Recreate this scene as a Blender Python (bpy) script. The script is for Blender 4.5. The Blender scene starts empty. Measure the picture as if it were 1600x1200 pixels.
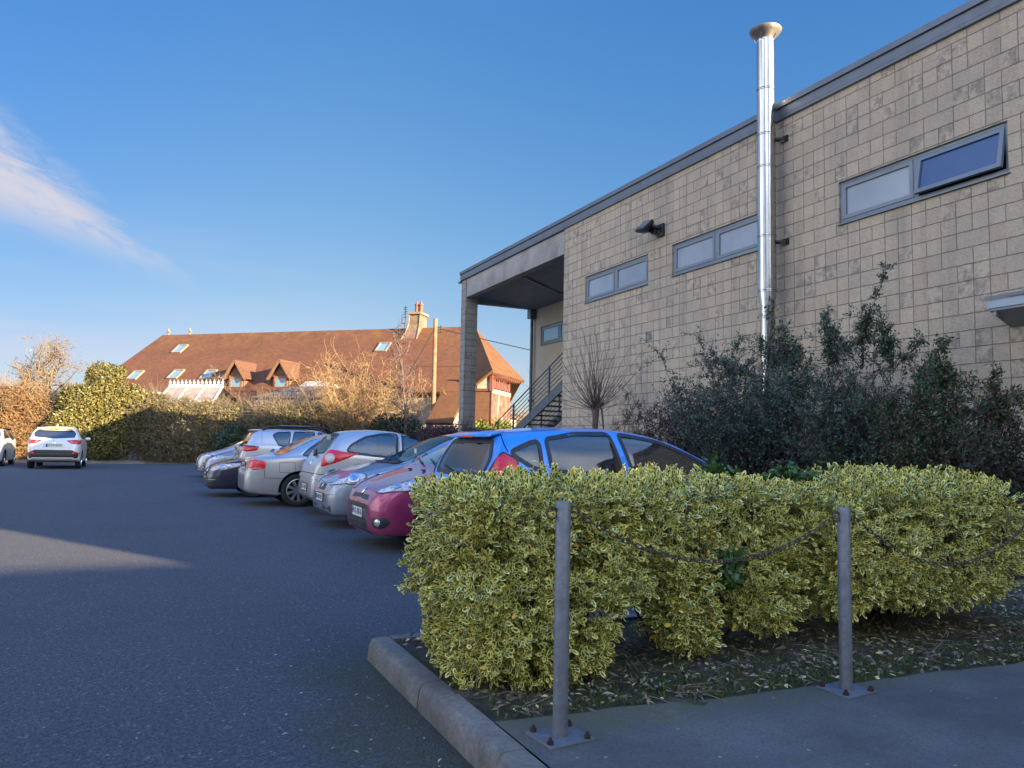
import bpy, bmesh, math, random
import numpy as np
from mathutils import Vector, Matrix, geometry
from mathutils.bvhtree import BVHTree

SC = bpy.context.scene
COL = SC.collection
R = math.radians

# ------------------------------------------------------------------ camera
cam_d = bpy.data.cameras.new('camera')
cam = bpy.data.objects.new('camera', cam_d); COL.objects.link(cam)
cam_d.sensor_width = 36; cam_d.lens = 27.0; cam_d.clip_start = 0.05; cam_d.clip_end = 4000
HEAD = R(25.2); PITCH = math.atan(.08); ROLL = math.atan(.02)
_rt0 = Vector((1, 0, 0)); _fw = Vector((0, math.cos(PITCH), math.sin(PITCH))); _up0 = Vector((0, -math.sin(PITCH), math.cos(PITCH)))
_rt = _rt0 * math.cos(ROLL) + _up0 * math.sin(ROLL); _up = _up0 * math.cos(ROLL) - _rt0 * math.sin(ROLL)
_rz = Matrix.Rotation(-HEAD, 3, 'Z')
_rt, _up, _fw = _rz @ _rt, _rz @ _up, _rz @ _fw
_m = Matrix((_rt, _up, -_fw)).transposed().to_4x4(); _m.translation = (0, 0, 1.27)
cam.matrix_world = _m
SC.camera = cam

# ------------------------------------------------------------------ sky, sun, exposure
SUN_EL = R(12.9); SUN_AZ = R(150.6)          # azimuth clockwise from +Y
world = bpy.data.worlds.new('World'); SC.world = world; world.use_nodes = True
wt = world.node_tree; wt.nodes.clear()
def wn(t, **k):
    n = wt.nodes.new(t)
    for a, b in k.items(): setattr(n, a, b)
    return n
sky = wn('ShaderNodeTexSky', sky_type='NISHITA', sun_disc=False, sun_elevation=SUN_EL, sun_rotation=SUN_AZ, altitude=20)
sky.air_density = 1.0; sky.dust_density = 0.6; sky.ozone_density = 1.6
bg = wn('ShaderNodeBackground'); bg.inputs['Strength'].default_value = 0.1
bgc = wn('ShaderNodeBackground'); bgc.inputs['Color'].default_value = (.80, .75, .80, 1); bgc.inputs['Strength'].default_value = .185
mixw = wn('ShaderNodeMixShader'); wout = wn('ShaderNodeOutputWorld')
tc = wn('ShaderNodeTexCoord')
def wdot(v):
    n = wn('ShaderNodeVectorMath', operation='DOT_PRODUCT'); wt.links.new(tc.outputs['Generated'], n.inputs[0]); n.inputs[1].default_value = v; return n.outputs['Value']
def wmath(op, a, b=None, c=None):
    n = wn('ShaderNodeMath', operation=op)
    for i, x in enumerate((a, b, c)):
        if x is None: continue
        if isinstance(x, (int, float)): n.inputs[i].default_value = x
        else: wt.links.new(x, n.inputs[i])
    return n.outputs[0]
def wsmooth(x, a, b):
    n = wn('ShaderNodeMapRange', interpolation_type='SMOOTHSTEP'); wt.links.new(x, n.inputs['Value'])
    n.inputs['From Min'].default_value = a; n.inputs['From Max'].default_value = b; return n.outputs[0]
# colour response of the sky: deeper blue overhead, paler and cooler to the north-west, boosted out of view behind and above as added fill for the shade
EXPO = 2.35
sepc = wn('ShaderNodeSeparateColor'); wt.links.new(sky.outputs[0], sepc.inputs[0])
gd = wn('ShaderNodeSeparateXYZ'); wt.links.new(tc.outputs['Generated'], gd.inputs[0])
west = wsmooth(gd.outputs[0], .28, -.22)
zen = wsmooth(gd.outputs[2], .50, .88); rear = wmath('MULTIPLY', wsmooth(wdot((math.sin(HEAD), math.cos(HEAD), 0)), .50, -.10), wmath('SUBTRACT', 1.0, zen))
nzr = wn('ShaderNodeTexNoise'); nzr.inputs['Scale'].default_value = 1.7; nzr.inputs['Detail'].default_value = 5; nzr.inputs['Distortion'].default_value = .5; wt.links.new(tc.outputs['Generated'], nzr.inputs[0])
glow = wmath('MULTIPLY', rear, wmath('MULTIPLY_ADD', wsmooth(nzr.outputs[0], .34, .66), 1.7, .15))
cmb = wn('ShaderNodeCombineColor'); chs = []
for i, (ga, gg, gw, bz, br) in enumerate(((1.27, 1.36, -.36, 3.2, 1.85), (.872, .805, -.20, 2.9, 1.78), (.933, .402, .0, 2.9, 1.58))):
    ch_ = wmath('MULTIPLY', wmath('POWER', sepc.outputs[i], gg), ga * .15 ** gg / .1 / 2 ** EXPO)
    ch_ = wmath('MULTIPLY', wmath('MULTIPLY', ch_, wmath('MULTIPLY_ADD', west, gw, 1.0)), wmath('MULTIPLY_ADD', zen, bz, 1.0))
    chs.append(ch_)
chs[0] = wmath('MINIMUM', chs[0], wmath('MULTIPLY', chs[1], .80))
for i, br in enumerate((1.85, 1.78, 1.58)): wt.links.new(wmath('MULTIPLY_ADD', glow, br / .1 / 2 ** EXPO, chs[i]), cmb.inputs[i])     # added fill glow behind the photographer, lifts the shaded surfaces
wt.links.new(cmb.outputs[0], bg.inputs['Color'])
# one thin wisp of cloud low in the north-west, laid out in compass directions
CD = Vector((-.1151, .9627, .2449)); E1 = Vector((.8934, .2081, -.3982)); E2 = CD.cross(E1).normalized()
s1 = wdot(E1); s2 = wdot(E2)
mp = wn('ShaderNodeCombineXYZ'); wt.links.new(wmath('MULTIPLY', s1, 9.0), mp.inputs[0]); wt.links.new(wmath('MULTIPLY', wmath('MULTIPLY_ADD', s1, .12, s2), 34.0), mp.inputs[1])
nz = wn('ShaderNodeTexNoise'); nz.inputs['Scale'].default_value = 1.3; nz.inputs['Detail'].default_value = 9; nz.inputs['Roughness'].default_value = .62; nz.inputs['Distortion'].default_value = .9
wt.links.new(mp.outputs[0], nz.inputs[0])
nzc = wmath('SUBTRACT', nz.outputs[0], .5)
s2w = wmath('ADD', wmath('MULTIPLY_ADD', nzc, .045, s2), .009)
half = wmath('MULTIPLY_ADD', s1, -.25, .040)
d_up = wmath('SUBTRACT', half, wmath('ABSOLUTE', s2w))
wisp = wmath('MULTIPLY', wsmooth(d_up, -.012, .044), wsmooth(nz.outputs[0], .12, .58))
front = wsmooth(wdot(CD), .8, .9)
wisp = wmath('MULTIPLY', wmath('MULTIPLY', wisp, front), .85)
# faint veil low over the horizon
sep = wn('ShaderNodeSeparateXYZ'); wt.links.new(tc.outputs['Generated'], sep.inputs[0])
mp2 = wn('ShaderNodeMapping'); mp2.inputs['Scale'].default_value = (2.2, 2.2, 16); wt.links.new(tc.outputs['Generated'], mp2.inputs[0])
nz2 = wn('ShaderNodeTexNoise'); nz2.inputs['Scale'].default_value = 1.6; nz2.inputs['Detail'].default_value = 6; wt.links.new(mp2.outputs[0], nz2.inputs[0])
veil = wmath('MULTIPLY', wsmooth(nz2.outputs[0], .46, .72), wmath('MULTIPLY', wsmooth(sep.outputs[2], .30, .10), .38))
veil = wmath('MULTIPLY', veil, wsmooth(sep.outputs[0], .35, -.2))
fac = wmath('MAXIMUM', wisp, veil)
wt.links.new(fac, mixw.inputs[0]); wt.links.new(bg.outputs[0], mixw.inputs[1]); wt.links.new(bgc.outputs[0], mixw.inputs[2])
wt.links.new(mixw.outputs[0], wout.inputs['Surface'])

sun_d = bpy.data.lights.new('sun', 'SUN'); sun_d.energy = 5.0; sun_d.angle = R(.53); sun_d.color = (1, .74, .45)
sun = bpy.data.objects.new('sun', sun_d); COL.objects.link(sun)
_sd = Vector((math.sin(SUN_AZ) * math.cos(SUN_EL), math.cos(SUN_AZ) * math.cos(SUN_EL), math.sin(SUN_EL)))
sun.rotation_euler = _sd.to_track_quat('Z', 'Y').to_euler(); sun.location = (20, -35, 40)
SC.view_settings.view_transform = 'Standard'; SC.view_settings.look = 'None'
SC.view_settings.exposure = EXPO; SC.view_settings.gamma = 1

# ------------------------------------------------------------------ helpers: tagging
def tag(o, label=None, cat=None, group=None, kind=None):
    if label: o['label'] = label
    if cat: o['category'] = cat
    if group: o['group'] = group
    if kind: o['kind'] = kind
    return o
def empty(name, loc=(0, 0, 0), rz=0, label=None, cat=None, group=None):
    o = bpy.data.objects.new(name, None); COL.objects.link(o); o.location = loc; o.rotation_euler = (0, 0, rz)
    o.empty_display_size = .2
    return tag(o, label, cat, group)
def link(name, me, parent=None, mats=None):
    o = bpy.data.objects.new(name, me); COL.objects.link(o)
    if parent: o.parent = parent
    if mats:
        for m in (mats if isinstance(mats, (list, tuple)) else [mats]): me.materials.append(m)
    return o

# ------------------------------------------------------------------ helpers: node materials
class G:
    def __init__(s, name):
        s.m = bpy.data.materials.new(name); s.m.use_nodes = True; s.t = s.m.node_tree; s.t.nodes.clear()
        s.out = s.t.nodes.new('ShaderNodeOutputMaterial'); s.b = s.t.nodes.new('ShaderNodeBsdfPrincipled')
        s.t.links.new(s.b.outputs[0], s.out.inputs[0])
    def put(s, sock, v):
        if isinstance(v, bpy.types.NodeSocket): s.t.links.new(v, sock)
        elif isinstance(v, (tuple, list)) and len(v) == 3 and sock.type == 'RGBA': sock.default_value = (*v, 1)
        else: sock.default_value = v
    def n(s, t, props=None, **ins):
        n = s.t.nodes.new(t)
        for a, b in (props or {}).items(): setattr(n, a, b)
        for a, b in ins.items(): s.put(n.inputs[a.replace('_', ' ')], b)
        return n
    def math(s, op, a, b=None, c=None):
        n = s.t.nodes.new('ShaderNodeMath'); n.operation = op
        for i, x in enumerate((a, b, c)):
            if x is not None: s.put(n.inputs[i], x)
        return n.outputs[0]
    def mix(s, f, a, b, mode='MIX'):
        n = s.t.nodes.new('ShaderNodeMix'); n.data_type = 'RGBA'; n.blend_type = mode
        s.put(n.inputs[0], f); s.put(n.inputs[6], a); s.put(n.inputs[7], b); return n.outputs[2]
    def noise(s, scale, detail=4, vec=None, rough=.5, dist=0, out=0):
        n = s.n('ShaderNodeTexNoise', Scale=scale, Detail=detail, Roughness=rough, Distortion=dist)
        if vec is not None: s.t.links.new(vec, n.inputs['Vector'])
        return n.outputs[out]
    def rng(s, v, a, b, c=0., d=1., smooth=False):
        n = s.n('ShaderNodeMapRange'); 
        if smooth: n.interpolation_type = 'SMOOTHSTEP'
        s.put(n.inputs[0], v); n.inputs[1].default_value = a; n.inputs[2].default_value = b; n.inputs[3].default_value = c; n.inputs[4].default_value = d
        return n.outputs[0]
    def obj(s): return s.n('ShaderNodeTexCoord').outputs['Object']
    def pos(s): return s.n('ShaderNodeNewGeometry').outputs['Position']
    def mapped(s, vec, scale=(1, 1, 1), rot=(0, 0, 0)):
        n = s.n('ShaderNodeMapping'); s.t.links.new(vec, n.inputs[0]); n.inputs['Scale'].default_value = scale; n.inputs['Rotation'].default_value = rot; return n.outputs[0]
    def attr(s, name): return s.n('ShaderNodeAttribute', {'attribute_name': name}).outputs['Fac']
    def bump(s, h, strength=.5, dist=.01):
        n = s.n('ShaderNodeBump', Strength=strength, Distance=dist); s.t.links.new(h, n.inputs['Height']); s.t.links.new(n.outputs[0], s.b.inputs['Normal']); return n
    def set(s, **k):
        for a, v in k.items(): s.put(s.b.inputs[a.replace('_', ' ')], v)
        return s

def simple(name, col, rough=.6, metal=0., var=.12, scale=8, bump=0., coat=0., spec=.5, dirt=None):
    g = G(name); p = g.obj()
    n1 = g.noise(scale, 5, p)
    c = g.mix(g.rng(n1, .3, .7), tuple(x * (1 - var) for x in col), tuple(min(1, x * (1 + var)) for x in col))
    if dirt: 
        n2 = g.noise(scale * .35, 6, p, .65); c = g.mix(g.rng(n2, .52, .72, 0, dirt[1]), c, dirt[0])
    g.set(Base_Color=c, Metallic=metal, Coat_Weight=coat)
    g.set(Roughness=g.rng(g.noise(scale * 2.3, 3, p), .3, .7, max(.02, rough - .08), min(1, rough + .08)))
    g.b.inputs['Specular IOR Level'].default_value = spec
    if bump: g.bump(g.noise(scale * 6, 4, p), bump, .01)
    return g.m

# ------------------------------------------------------------------ helpers: mesh builder
class MB:
    def __init__(s): s.v = []; s.f = []
    def add(s, vs, fs):
        o = len(s.v); s.v.extend(tuple(v) for v in vs); s.f.extend(tuple(i + o for i in f) for f in fs); return s
    def box(s, a, b, M=None):
        x0, y0, z0 = a; x1, y1, z1 = b
        vs = [Vector(p) for p in ((x0, y0, z0), (x1, y0, z0), (x1, y1, z0), (x0, y1, z0), (x0, y0, z1), (x1, y0, z1), (x1, y1, z1), (x0, y1, z1))]
        if M: vs = [M @ v for v in vs]
        return s.add(vs, [(3, 2, 1, 0), (4, 5, 6, 7), (0, 1, 5, 4), (1, 2, 6, 5), (2, 3, 7, 6), (3, 0, 4, 7)])
    def beam(s, p, q, w, h, up=(0, 0, 1)):
        p = Vector(p); q = Vector(q); d = (q - p); L = d.length; d.normalize(); up = Vector(up)
        if abs(d.dot(up)) > .98: up = Vector((1, 0, 0))
        x = d.cross(up).normalized(); y = x.cross(d)
        vs = [b + x * sx * w / 2 + y * sy * h / 2 for b in (p, q) for sx, sy in ((-1, -1), (1, -1), (1, 1), (-1, 1))]
        return s.add(vs, [(0, 1, 2, 3), (7, 6, 5, 4), (0, 4, 5, 1), (1, 5, 6, 2), (2, 6, 7, 3), (3, 7, 4, 0)])
    def tube(s, pts, rad, n=8, cap=True):
        pts = [Vector(p) for p in pts]; k = len(pts)
        if not hasattr(rad, '__len__'): rad = [rad] * k
        vs = []; ref = None
        for i, p in enumerate(pts):
            d = (pts[min(i + 1, k - 1)] - pts[max(i - 1, 0)])
            if d.length < 1e-9: d = Vector((0, 0, 1))
            d.normalize()
            if ref is None: ref = Vector((0, 0, 1)) if abs(d.z) < .9 else Vector((1, 0, 0))
            x = d.cross(ref).normalized(); ref = x.cross(d).normalized()
            for j in range(n):
                a = 2 * math.pi * j / n; vs.append(p + (x * math.cos(a) + ref * math.sin(a)) * rad[i])
        fs = [(i * n + j, i * n + (j + 1) % n, (i + 1) * n + (j + 1) % n, (i + 1) * n + j) for i in range(k - 1) for j in range(n)]
        if cap: fs += [tuple(range(n - 1, -1, -1)), tuple((k - 1) * n + j for j in range(n))]
        return s.add(vs, fs)
    def lathe(s, prof, n=24, M=None):   # prof: (r, z) along Z
        vs = [Vector((r * math.cos(2 * math.pi * j / n), r * math.sin(2 * math.pi * j / n), z)) for r, z in prof for j in range(n)]
        if M: vs = [M @ v for v in vs]
        k = len(prof)
        fs = [(i * n + j, i * n + (j + 1) % n, (i + 1) * n + (j + 1) % n, (i + 1) * n + j) for i in range(k - 1) for j in range(n)]
        return s.add(vs, fs)
    def prism(s, poly, a, b, axis='y'):   # poly of 2D points; extruded from a to b along axis
        def P(p, t):
            return {'x': (t, p[0], p[1]), 'y': (p[0], t, p[1]), 'z': (p[0], p[1], t)}[axis]
        n = len(poly); vs = [P(p, a) for p in poly] + [P(p, b) for p in poly]
        fs = [tuple(range(n - 1, -1, -1)), tuple(range(n, 2 * n))] + [(i, (i + 1) % n, n + (i + 1) % n, n + i) for i in range(n)]
        return s.add(vs, fs)
    def build(s, name, mat, parent=None, smooth=False, bevel=0, angle=40, M=None):
        me = bpy.data.meshes.new(name); me.from_pydata([tuple(v) for v in s.v], [], s.f)
        bm = bmesh.new(); bm.from_mesh(me)
        if M: bm.transform(M)
        bmesh.ops.recalc_face_normals(bm, faces=bm.faces)
        if bevel:
            es = [e for e in bm.edges if len(e.link_faces) == 2 and e.calc_face_angle(0) > R(35)]
            bmesh.ops.bevel(bm, geom=es, offset=bevel, segments=2, affect='EDGES', profile=.5)
        bm.to_mesh(me); bm.free()
        if smooth or bevel:
            me.shade_smooth(); me.set_sharp_from_angle(angle=R(angle))
        return link(name, me, parent, mat)

def np_mesh(name, V, F, mat, parent=None, uv=None, rnd=None, smooth=False):
    me = bpy.data.meshes.new(name); V = np.asarray(V, np.float32); F = np.asarray(F, np.int32); n, k = F.shape
    me.vertices.add(len(V)); me.vertices.foreach_set('co', V.ravel())
    me.loops.add(n * k); me.loops.foreach_set('vertex_index', F.ravel())
    me.polygons.add(n); me.polygons.foreach_set('loop_start', np.arange(0, n * k, k, dtype=np.int32)); me.polygons.foreach_set('loop_total', np.full(n, k, np.int32))
    if smooth: me.polygons.foreach_set('use_smooth', np.ones(n, bool))
    me.update(calc_edges=True)
    if uv is not None:
        l = me.uv_layers.new(name='UVMap'); l.data.foreach_set('uv', np.asarray(uv, np.float32)[F.ravel()].ravel())
    if rnd is not None:
        a = me.attributes.new('rnd', 'FLOAT', 'POINT'); a.data.foreach_set('value', np.asarray(rnd, np.float32))
    return link(name, me, parent, mat)

def unit(a): return a / np.maximum(np.linalg.norm(a, axis=-1, keepdims=True), 1e-9)
def leaf_geo(P, A, N, L, W, rng, detail=2, curl=.25):
    """leaves at P pointing along A with upper side N; returns V, F, uv, rnd"""
    P = np.asarray(P); n = len(P); A = unit(A); N = unit(N - A * np.sum(A * N, 1, keepdims=True)); S = np.cross(A, N)
    if detail == 2: rows = [(0, .12), (.3, .8), (.62, 1.), (.88, .62), (1., .1)]; cols = (-1, 0, 1)
    elif detail == 1: rows = [(0, .1), (.5, 1.), (1., .1)]; cols = (-1, 0, 1)
    else: rows = [(0, .35), (.55, 1.), (1., .2)]; cols = (-1, 1)
    L = np.broadcast_to(np.asarray(L, float), (n,)); W = np.broadcast_to(np.asarray(W, float), (n,))
    cv = rng.uniform(-curl * .4, curl, n); vs = []; uv = []
    for t, w in rows:
        for c in cols:
            fold = .28 * abs(c) * w
            vs.append(P + A * (t * L)[:, None] + S * (c * w * W * .5)[:, None] + N * (fold * W * .5 - cv * L * t * t)[:, None])
            uv.append((.5 + .5 * c, t, w))
    k = len(vs); V = np.stack(vs, 1).reshape(-1, 3)
    nc = len(cols); f = [(r * nc + c, r * nc + c + 1, (r + 1) * nc + c + 1, (r + 1) * nc + c) for r in range(len(rows) - 1) for c in range(nc - 1)]
    F = (np.arange(n)[:, None, None] * k + np.array(f)[None]).reshape(-1, 4)
    UV = np.tile(np.array([(u, t) for u, t, w in uv]), (n, 1))
    return V, F, UV, np.repeat(rng.random(n), k)
def cat_geo(gs):
    Vs, Fs, Us, Rs = [], [], [], []; o = 0
    for V, F, U, r in gs:
        Vs.append(V); Fs.append(F + o); Us.append(U); Rs.append(r); o += len(V)
    return np.concatenate(Vs), np.concatenate(Fs), np.concatenate(Us), np.concatenate(Rs)

def lobe_pts(lobes, n, rng, depth=.05, noise=.06, nfreq=6., keep=None):
    """points on a union of rounded boxes: lobes = [(centre, half, power)]"""
    area = np.array([h[0] * h[1] + h[1] * h[2] + h[0] * h[2] for c, h, p in lobes]); cnt = (area / area.sum() * n * 1.3).astype(int) + 1
    PP, NN = [], []
    ph = rng.uniform(0, 6.28, (3, 3))
    for (c, h, p), m in zip(lobes, cnt):
        c = np.array(c, float); h = np.array(h, float)
        fa = np.array([h[1] * h[2], h[0] * h[2], h[0] * h[1]]); ax = rng.choice(3, m, p=fa / fa.sum())
        d = rng.uniform(-1, 1, (m, 3)); d[np.arange(m), ax] = rng.choice([-1, 1], m)
        r = np.sum(np.abs(d) ** p, 1) ** (-1 / p); d *= r[:, None]
        nn = unit(np.sign(d) * np.abs(d) ** (p - 1) / h); q = c + d * h
        w = (np.sin(q[:, :1] * nfreq + 2 * np.sin(q[:, 2:3] * nfreq * .7 + ph[0, 0])) + np.sin(q[:, 1:2] * nfreq * 1.3 + q[:, 2:3] * nfreq + ph[1, 1])
             + np.sin((q[:, :1] - q[:, 2:3]) * nfreq * 2.1 + ph[2, 2])) / 3
        q = q + nn * (w * noise) - nn * rng.exponential(depth, (m, 1))
        ok = np.ones(m, bool)
        for (c2, h2, p2) in lobes:
            if c2 is not None and not (np.allclose(c2, c) and np.allclose(h2, h)):
                ok &= np.sum(np.abs((q - np.array(c2)) / np.array(h2)) ** p2, 1) > .72
        PP.append(q[ok]); NN.append(nn[ok])
    P = np.concatenate(PP); N = np.concatenate(NN)
    if keep is not None: k = keep(P); P, N = P[k], N[k]
    if len(P) > n: i = rng.choice(len(P), n, replace=False); P, N = P[i], N[i]
    return P, N

def np_tubes(paths, radii, n=3):
    """many thin twigs with the same point count: paths (m,k,3), radii (m,k)"""
    P = np.asarray(paths, float); Rr = np.asarray(radii, float); m, k, _ = P.shape
    T = np.empty_like(P); T[:, 1:-1] = P[:, 2:] - P[:, :-2]; T[:, 0] = P[:, 1] - P[:, 0]; T[:, -1] = P[:, -1] - P[:, -2]; T = unit(T)
    ref = np.where(np.abs(T[..., 2:3]) < .9, np.array([0, 0, 1.]), np.array([1., 0, 0])); X = unit(np.cross(T, ref)); Y = np.cross(X, T)
    a = np.arange(n) * 2 * np.pi / n
    V = P[:, :, None] + (X[:, :, None] * np.cos(a)[:, None] + Y[:, :, None] * np.sin(a)[:, None]) * Rr[:, :, None, None]
    V = V.reshape(-1, 3)
    b = (np.arange(m)[:, None, None] * k + np.arange(k - 1)[None, :, None]) * n; j = np.arange(n)[None, None]; j2 = (j + 1) % n
    F = np.stack([b + j, b + j2, b + n + j2, b + n + j], -1).reshape(-1, 4)
    return V, F
def grow(starts, dirs, length, k, rng, wander=.25, up=0., r0=.004, r1=.001):
    m = len(starts); P = np.empty((m, k, 3)); P[:, 0] = starts; d = unit(np.asarray(dirs, float)); L = np.broadcast_to(np.asarray(length, float), (m,)) / (k - 1)
    for i in range(1, k):
        d = unit(d + rng.normal(0, wander, (m, 3)) + np.array([0, 0, up])); P[:, i] = P[:, i - 1] + d * L[:, None]
    r0 = np.broadcast_to(np.asarray(r0, float), (m,))[:, None]
    rad = r0 + (np.minimum(r1, r0) - r0) * np.linspace(0, 1, k)[None]
    return P, rad
def twig_obj(name, sets, mat, parent=None, n=3):
    Vs, Fs = [], []; o = 0
    for P, r in sets:
        V, F = np_tubes(P, r, n); Vs.append(V); Fs.append(F + o); o += len(V)
    return np_mesh(name, np.concatenate(Vs), np.concatenate(Fs), mat, parent, smooth=True)

# ================================================================== materials
def mat_asphalt():
    g = G('asphalt'); p = g.pos()
    big = g.noise(.35, 5, p, .6); mid = g.noise(3.0, 6, p, .65); fine = g.noise(95, 4, p, .75); grain = g.noise(38, 3, p, .7)
    vor = g.n('ShaderNodeTexVoronoi', Scale=75.0, Randomness=1.0); g.t.links.new(p, vor.inputs['Vector'])
    c = g.mix(g.rng(big, .3, .7), (.038, .047, .060), (.063, .073, .089))
    c = g.mix(g.rng(mid, .35, .75, 0, .55), c, (.090, .100, .112))
    c = g.mix(g.rng(fine, .35, .7, 0, .75), c, (.022, .023, .027), 'MIX')
    rs = g.n('ShaderNodeSeparateColor'); g.t.links.new(vor.outputs['Color'], rs.inputs[0])
    c = g.mix(g.rng(rs.outputs[0], .965, 1., 0, .6), c, (.30, .30, .30))
    c = g.mix(g.rng(grain, .44, .66, 0, .38), c, (.13, .145, .165)); c = g.mix(g.rng(grain, .52, .38, 0, .5), c, (.018, .021, .028))
    # damp moss growing out from the kerb line
    sx = g.n('ShaderNodeSeparateXYZ'); g.t.links.new(p, sx.inputs[0])
    dist = g.math('ABSOLUTE', g.math('SUBTRACT', sx.outputs[0], 1.2))
    mx = g.math('ADD', dist, g.math('MULTIPLY', g.math('SUBTRACT', g.noise(2.2, 6, p, .7), .5), 1.1))
    moss = g.math('MULTIPLY', g.rng(mx, .62, .05, 0, 1, True), g.rng(sx.outputs[1], 5.2, 4.3))
    c = g.mix(g.math('MULTIPLY', moss, g.rng(g.noise(30, 5, p, .7), .3, .6, .3, .9)), c, (.034, .042, .013))
    # worn tyre tracks in the aisle
    tr = g.noise(1.1, 5, g.mapped(p, (1., .12, 1)), .6)
    c = g.mix(g.rng(tr, .5, .75, 0, .35), c, (.045, .045, .05))
    g.set(Base_Color=c, Roughness=g.rng(fine, .3, .7, .78, .95))
    h = g.math('ADD', fine, g.math('MULTIPLY', vor.outputs['Distance'], 1.2))
    g.bump(h, .9, .014)
    return g.m

def block_nodes(g, hx=.225, hz=.225, joint=.0045, zoff=0., uoff=0.):
    """split-face blockwork on world coordinates: returns (joint mask, block value 0..1, position, cell vector)"""
    p = g.pos(); s = g.n('ShaderNodeSeparateXYZ'); g.t.links.new(p, s.inputs[0])
    nn = g.n('ShaderNodeNewGeometry').outputs['True Normal']; ns = g.n('ShaderNodeSeparateXYZ'); g.t.links.new(nn, ns.inputs[0])
    sel = g.math('GREATER_THAN', g.math('ABSOLUTE', ns.outputs[0]), .5)
    u = g.math('ADD', g.math('MULTIPLY', sel, s.outputs[1]), g.math('MULTIPLY', g.math('SUBTRACT', 1, sel), s.outputs[0]))
    uu = g.math('DIVIDE', g.math('ADD', u, uoff), hx); vv = g.math('DIVIDE', g.math('ADD', s.outputs[2], zoff), hz)
    row = g.math('FLOOR', vv); iu = g.math('ROUND', uu)
    par = g.math('MODULO', g.math('ABSOLUTE', g.math('ADD', iu, row)), 2)
    cv = g.n('ShaderNodeCombineXYZ'); g.t.links.new(iu, cv.inputs[0]); g.t.links.new(row, cv.inputs[1])
    wn_ = g.n('ShaderNodeTexWhiteNoise', {'noise_dimensions': '3D'}); g.t.links.new(cv.outputs[0], wn_.inputs[0])
    pres = g.math('MAXIMUM', g.math('LESS_THAN', par, .5), g.math('GREATER_THAN', wn_.outputs[0], .50))
    wob = g.math('MULTIPLY', g.math('SUBTRACT', g.noise(14, 3, p), .5), .05)
    du = g.math('MULTIPLY', g.math('ABSOLUTE', g.math('SUBTRACT', g.math('ADD', uu, wob), iu)), hx)
    dv = g.math('MULTIPLY', g.math('ABSOLUTE', g.math('SUBTRACT', g.math('ADD', vv, wob), g.math('ROUND', g.math('ADD', vv, wob)))), hz)
    ju = g.math('MULTIPLY', g.rng(du, joint * 1.5, joint * .6), pres); jv = g.rng(dv, joint * 1.7, joint * .7)
    cu = g.n('ShaderNodeCombineXYZ'); g.t.links.new(g.math('FLOOR', uu), cu.inputs[0]); g.t.links.new(row, cu.inputs[1])
    w2 = g.n('ShaderNodeTexWhiteNoise', {'noise_dimensions': '3D'}); g.t.links.new(cu.outputs[0], w2.inputs[0])
    return ju, jv, w2.outputs[0], p
def mat_block(name, light, dark, stain, amount=1.):
    g = G(name); ju, jv, bv, p = block_nodes(g)
    c = g.mix(g.rng(bv, 0, 1, .1, .9), dark, light)
    c = g.mix(g.rng(g.noise(1.1, 6, p, .62), .46, .76, 0, .55 * amount), c, stain)
    c = g.mix(g.math('MULTIPLY', g.math('GREATER_THAN', bv, .80), g.rng(g.noise(7, 5, p, .7), .44, .60, 0, .62 * amount)), c, tuple(x * .50 for x in stain))
    c = g.mix(g.rng(g.noise(32, 6, p, .7), .42, .70, 0, .35), c, tuple(x * .6 for x in stain))
    c = g.mix(g.rng(g.noise(1.5, 5, g.mapped(p, (1., 2.6, .16)), .65), .50, .74, 0, .42 * amount), c, tuple(x * .62 for x in stain))
    c = g.mix(g.math('MULTIPLY', jv, .47), c, (.075, .068, .058)); c = g.mix(g.math('MULTIPLY', ju, .26), c, (.13, .115, .095))
    g.set(Base_Color=c, Roughness=.93)
    g.b.inputs['Specular IOR Level'].default_value = .25
    j = g.math('MAXIMUM', jv, ju)
    rough = g.math('ADD', g.math('MULTIPLY', g.noise(11, 6, p, .66, .9), 1.5), g.math('MULTIPLY', g.noise(42, 4, p, .7), .7))
    h = g.math('SUBTRACT', g.math('MULTIPLY', rough, .8), g.math('MULTIPLY', j, 1.5))
    g.bump(h, .95, .022)
    return g.m
def mat_kerb():
    g = G('kerb_concrete'); p = g.pos()
    c = g.mix(g.rng(g.noise(2.5, 6, p, .65), .35, .65), (.085, .080, .068), (.19, .178, .15))
    c = g.mix(g.rng(g.noise(45, 5, p, .75), .42, .68, 0, .7), c, (.055, .052, .045))
    c = g.mix(g.rng(g.noise(5, 6, p, .75), .58, .70, 0, .6), c, (.060, .066, .032))
    sx = g.n('ShaderNodeSeparateXYZ'); g.t.links.new(p, sx.inputs[0])
    c = g.mix(g.math('MULTIPLY', g.rng(sx.outputs[2], .09, .0), g.rng(g.noise(7, 5, p, .7), .4, .65, 0, .8)), c, (.05, .055, .025))
    g.set(Base_Color=c, Roughness=.9); g.bump(g.math('ADD', g.noise(90, 3, p, .7), g.noise(12, 5, p)), .5, .006); return g.m
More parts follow.
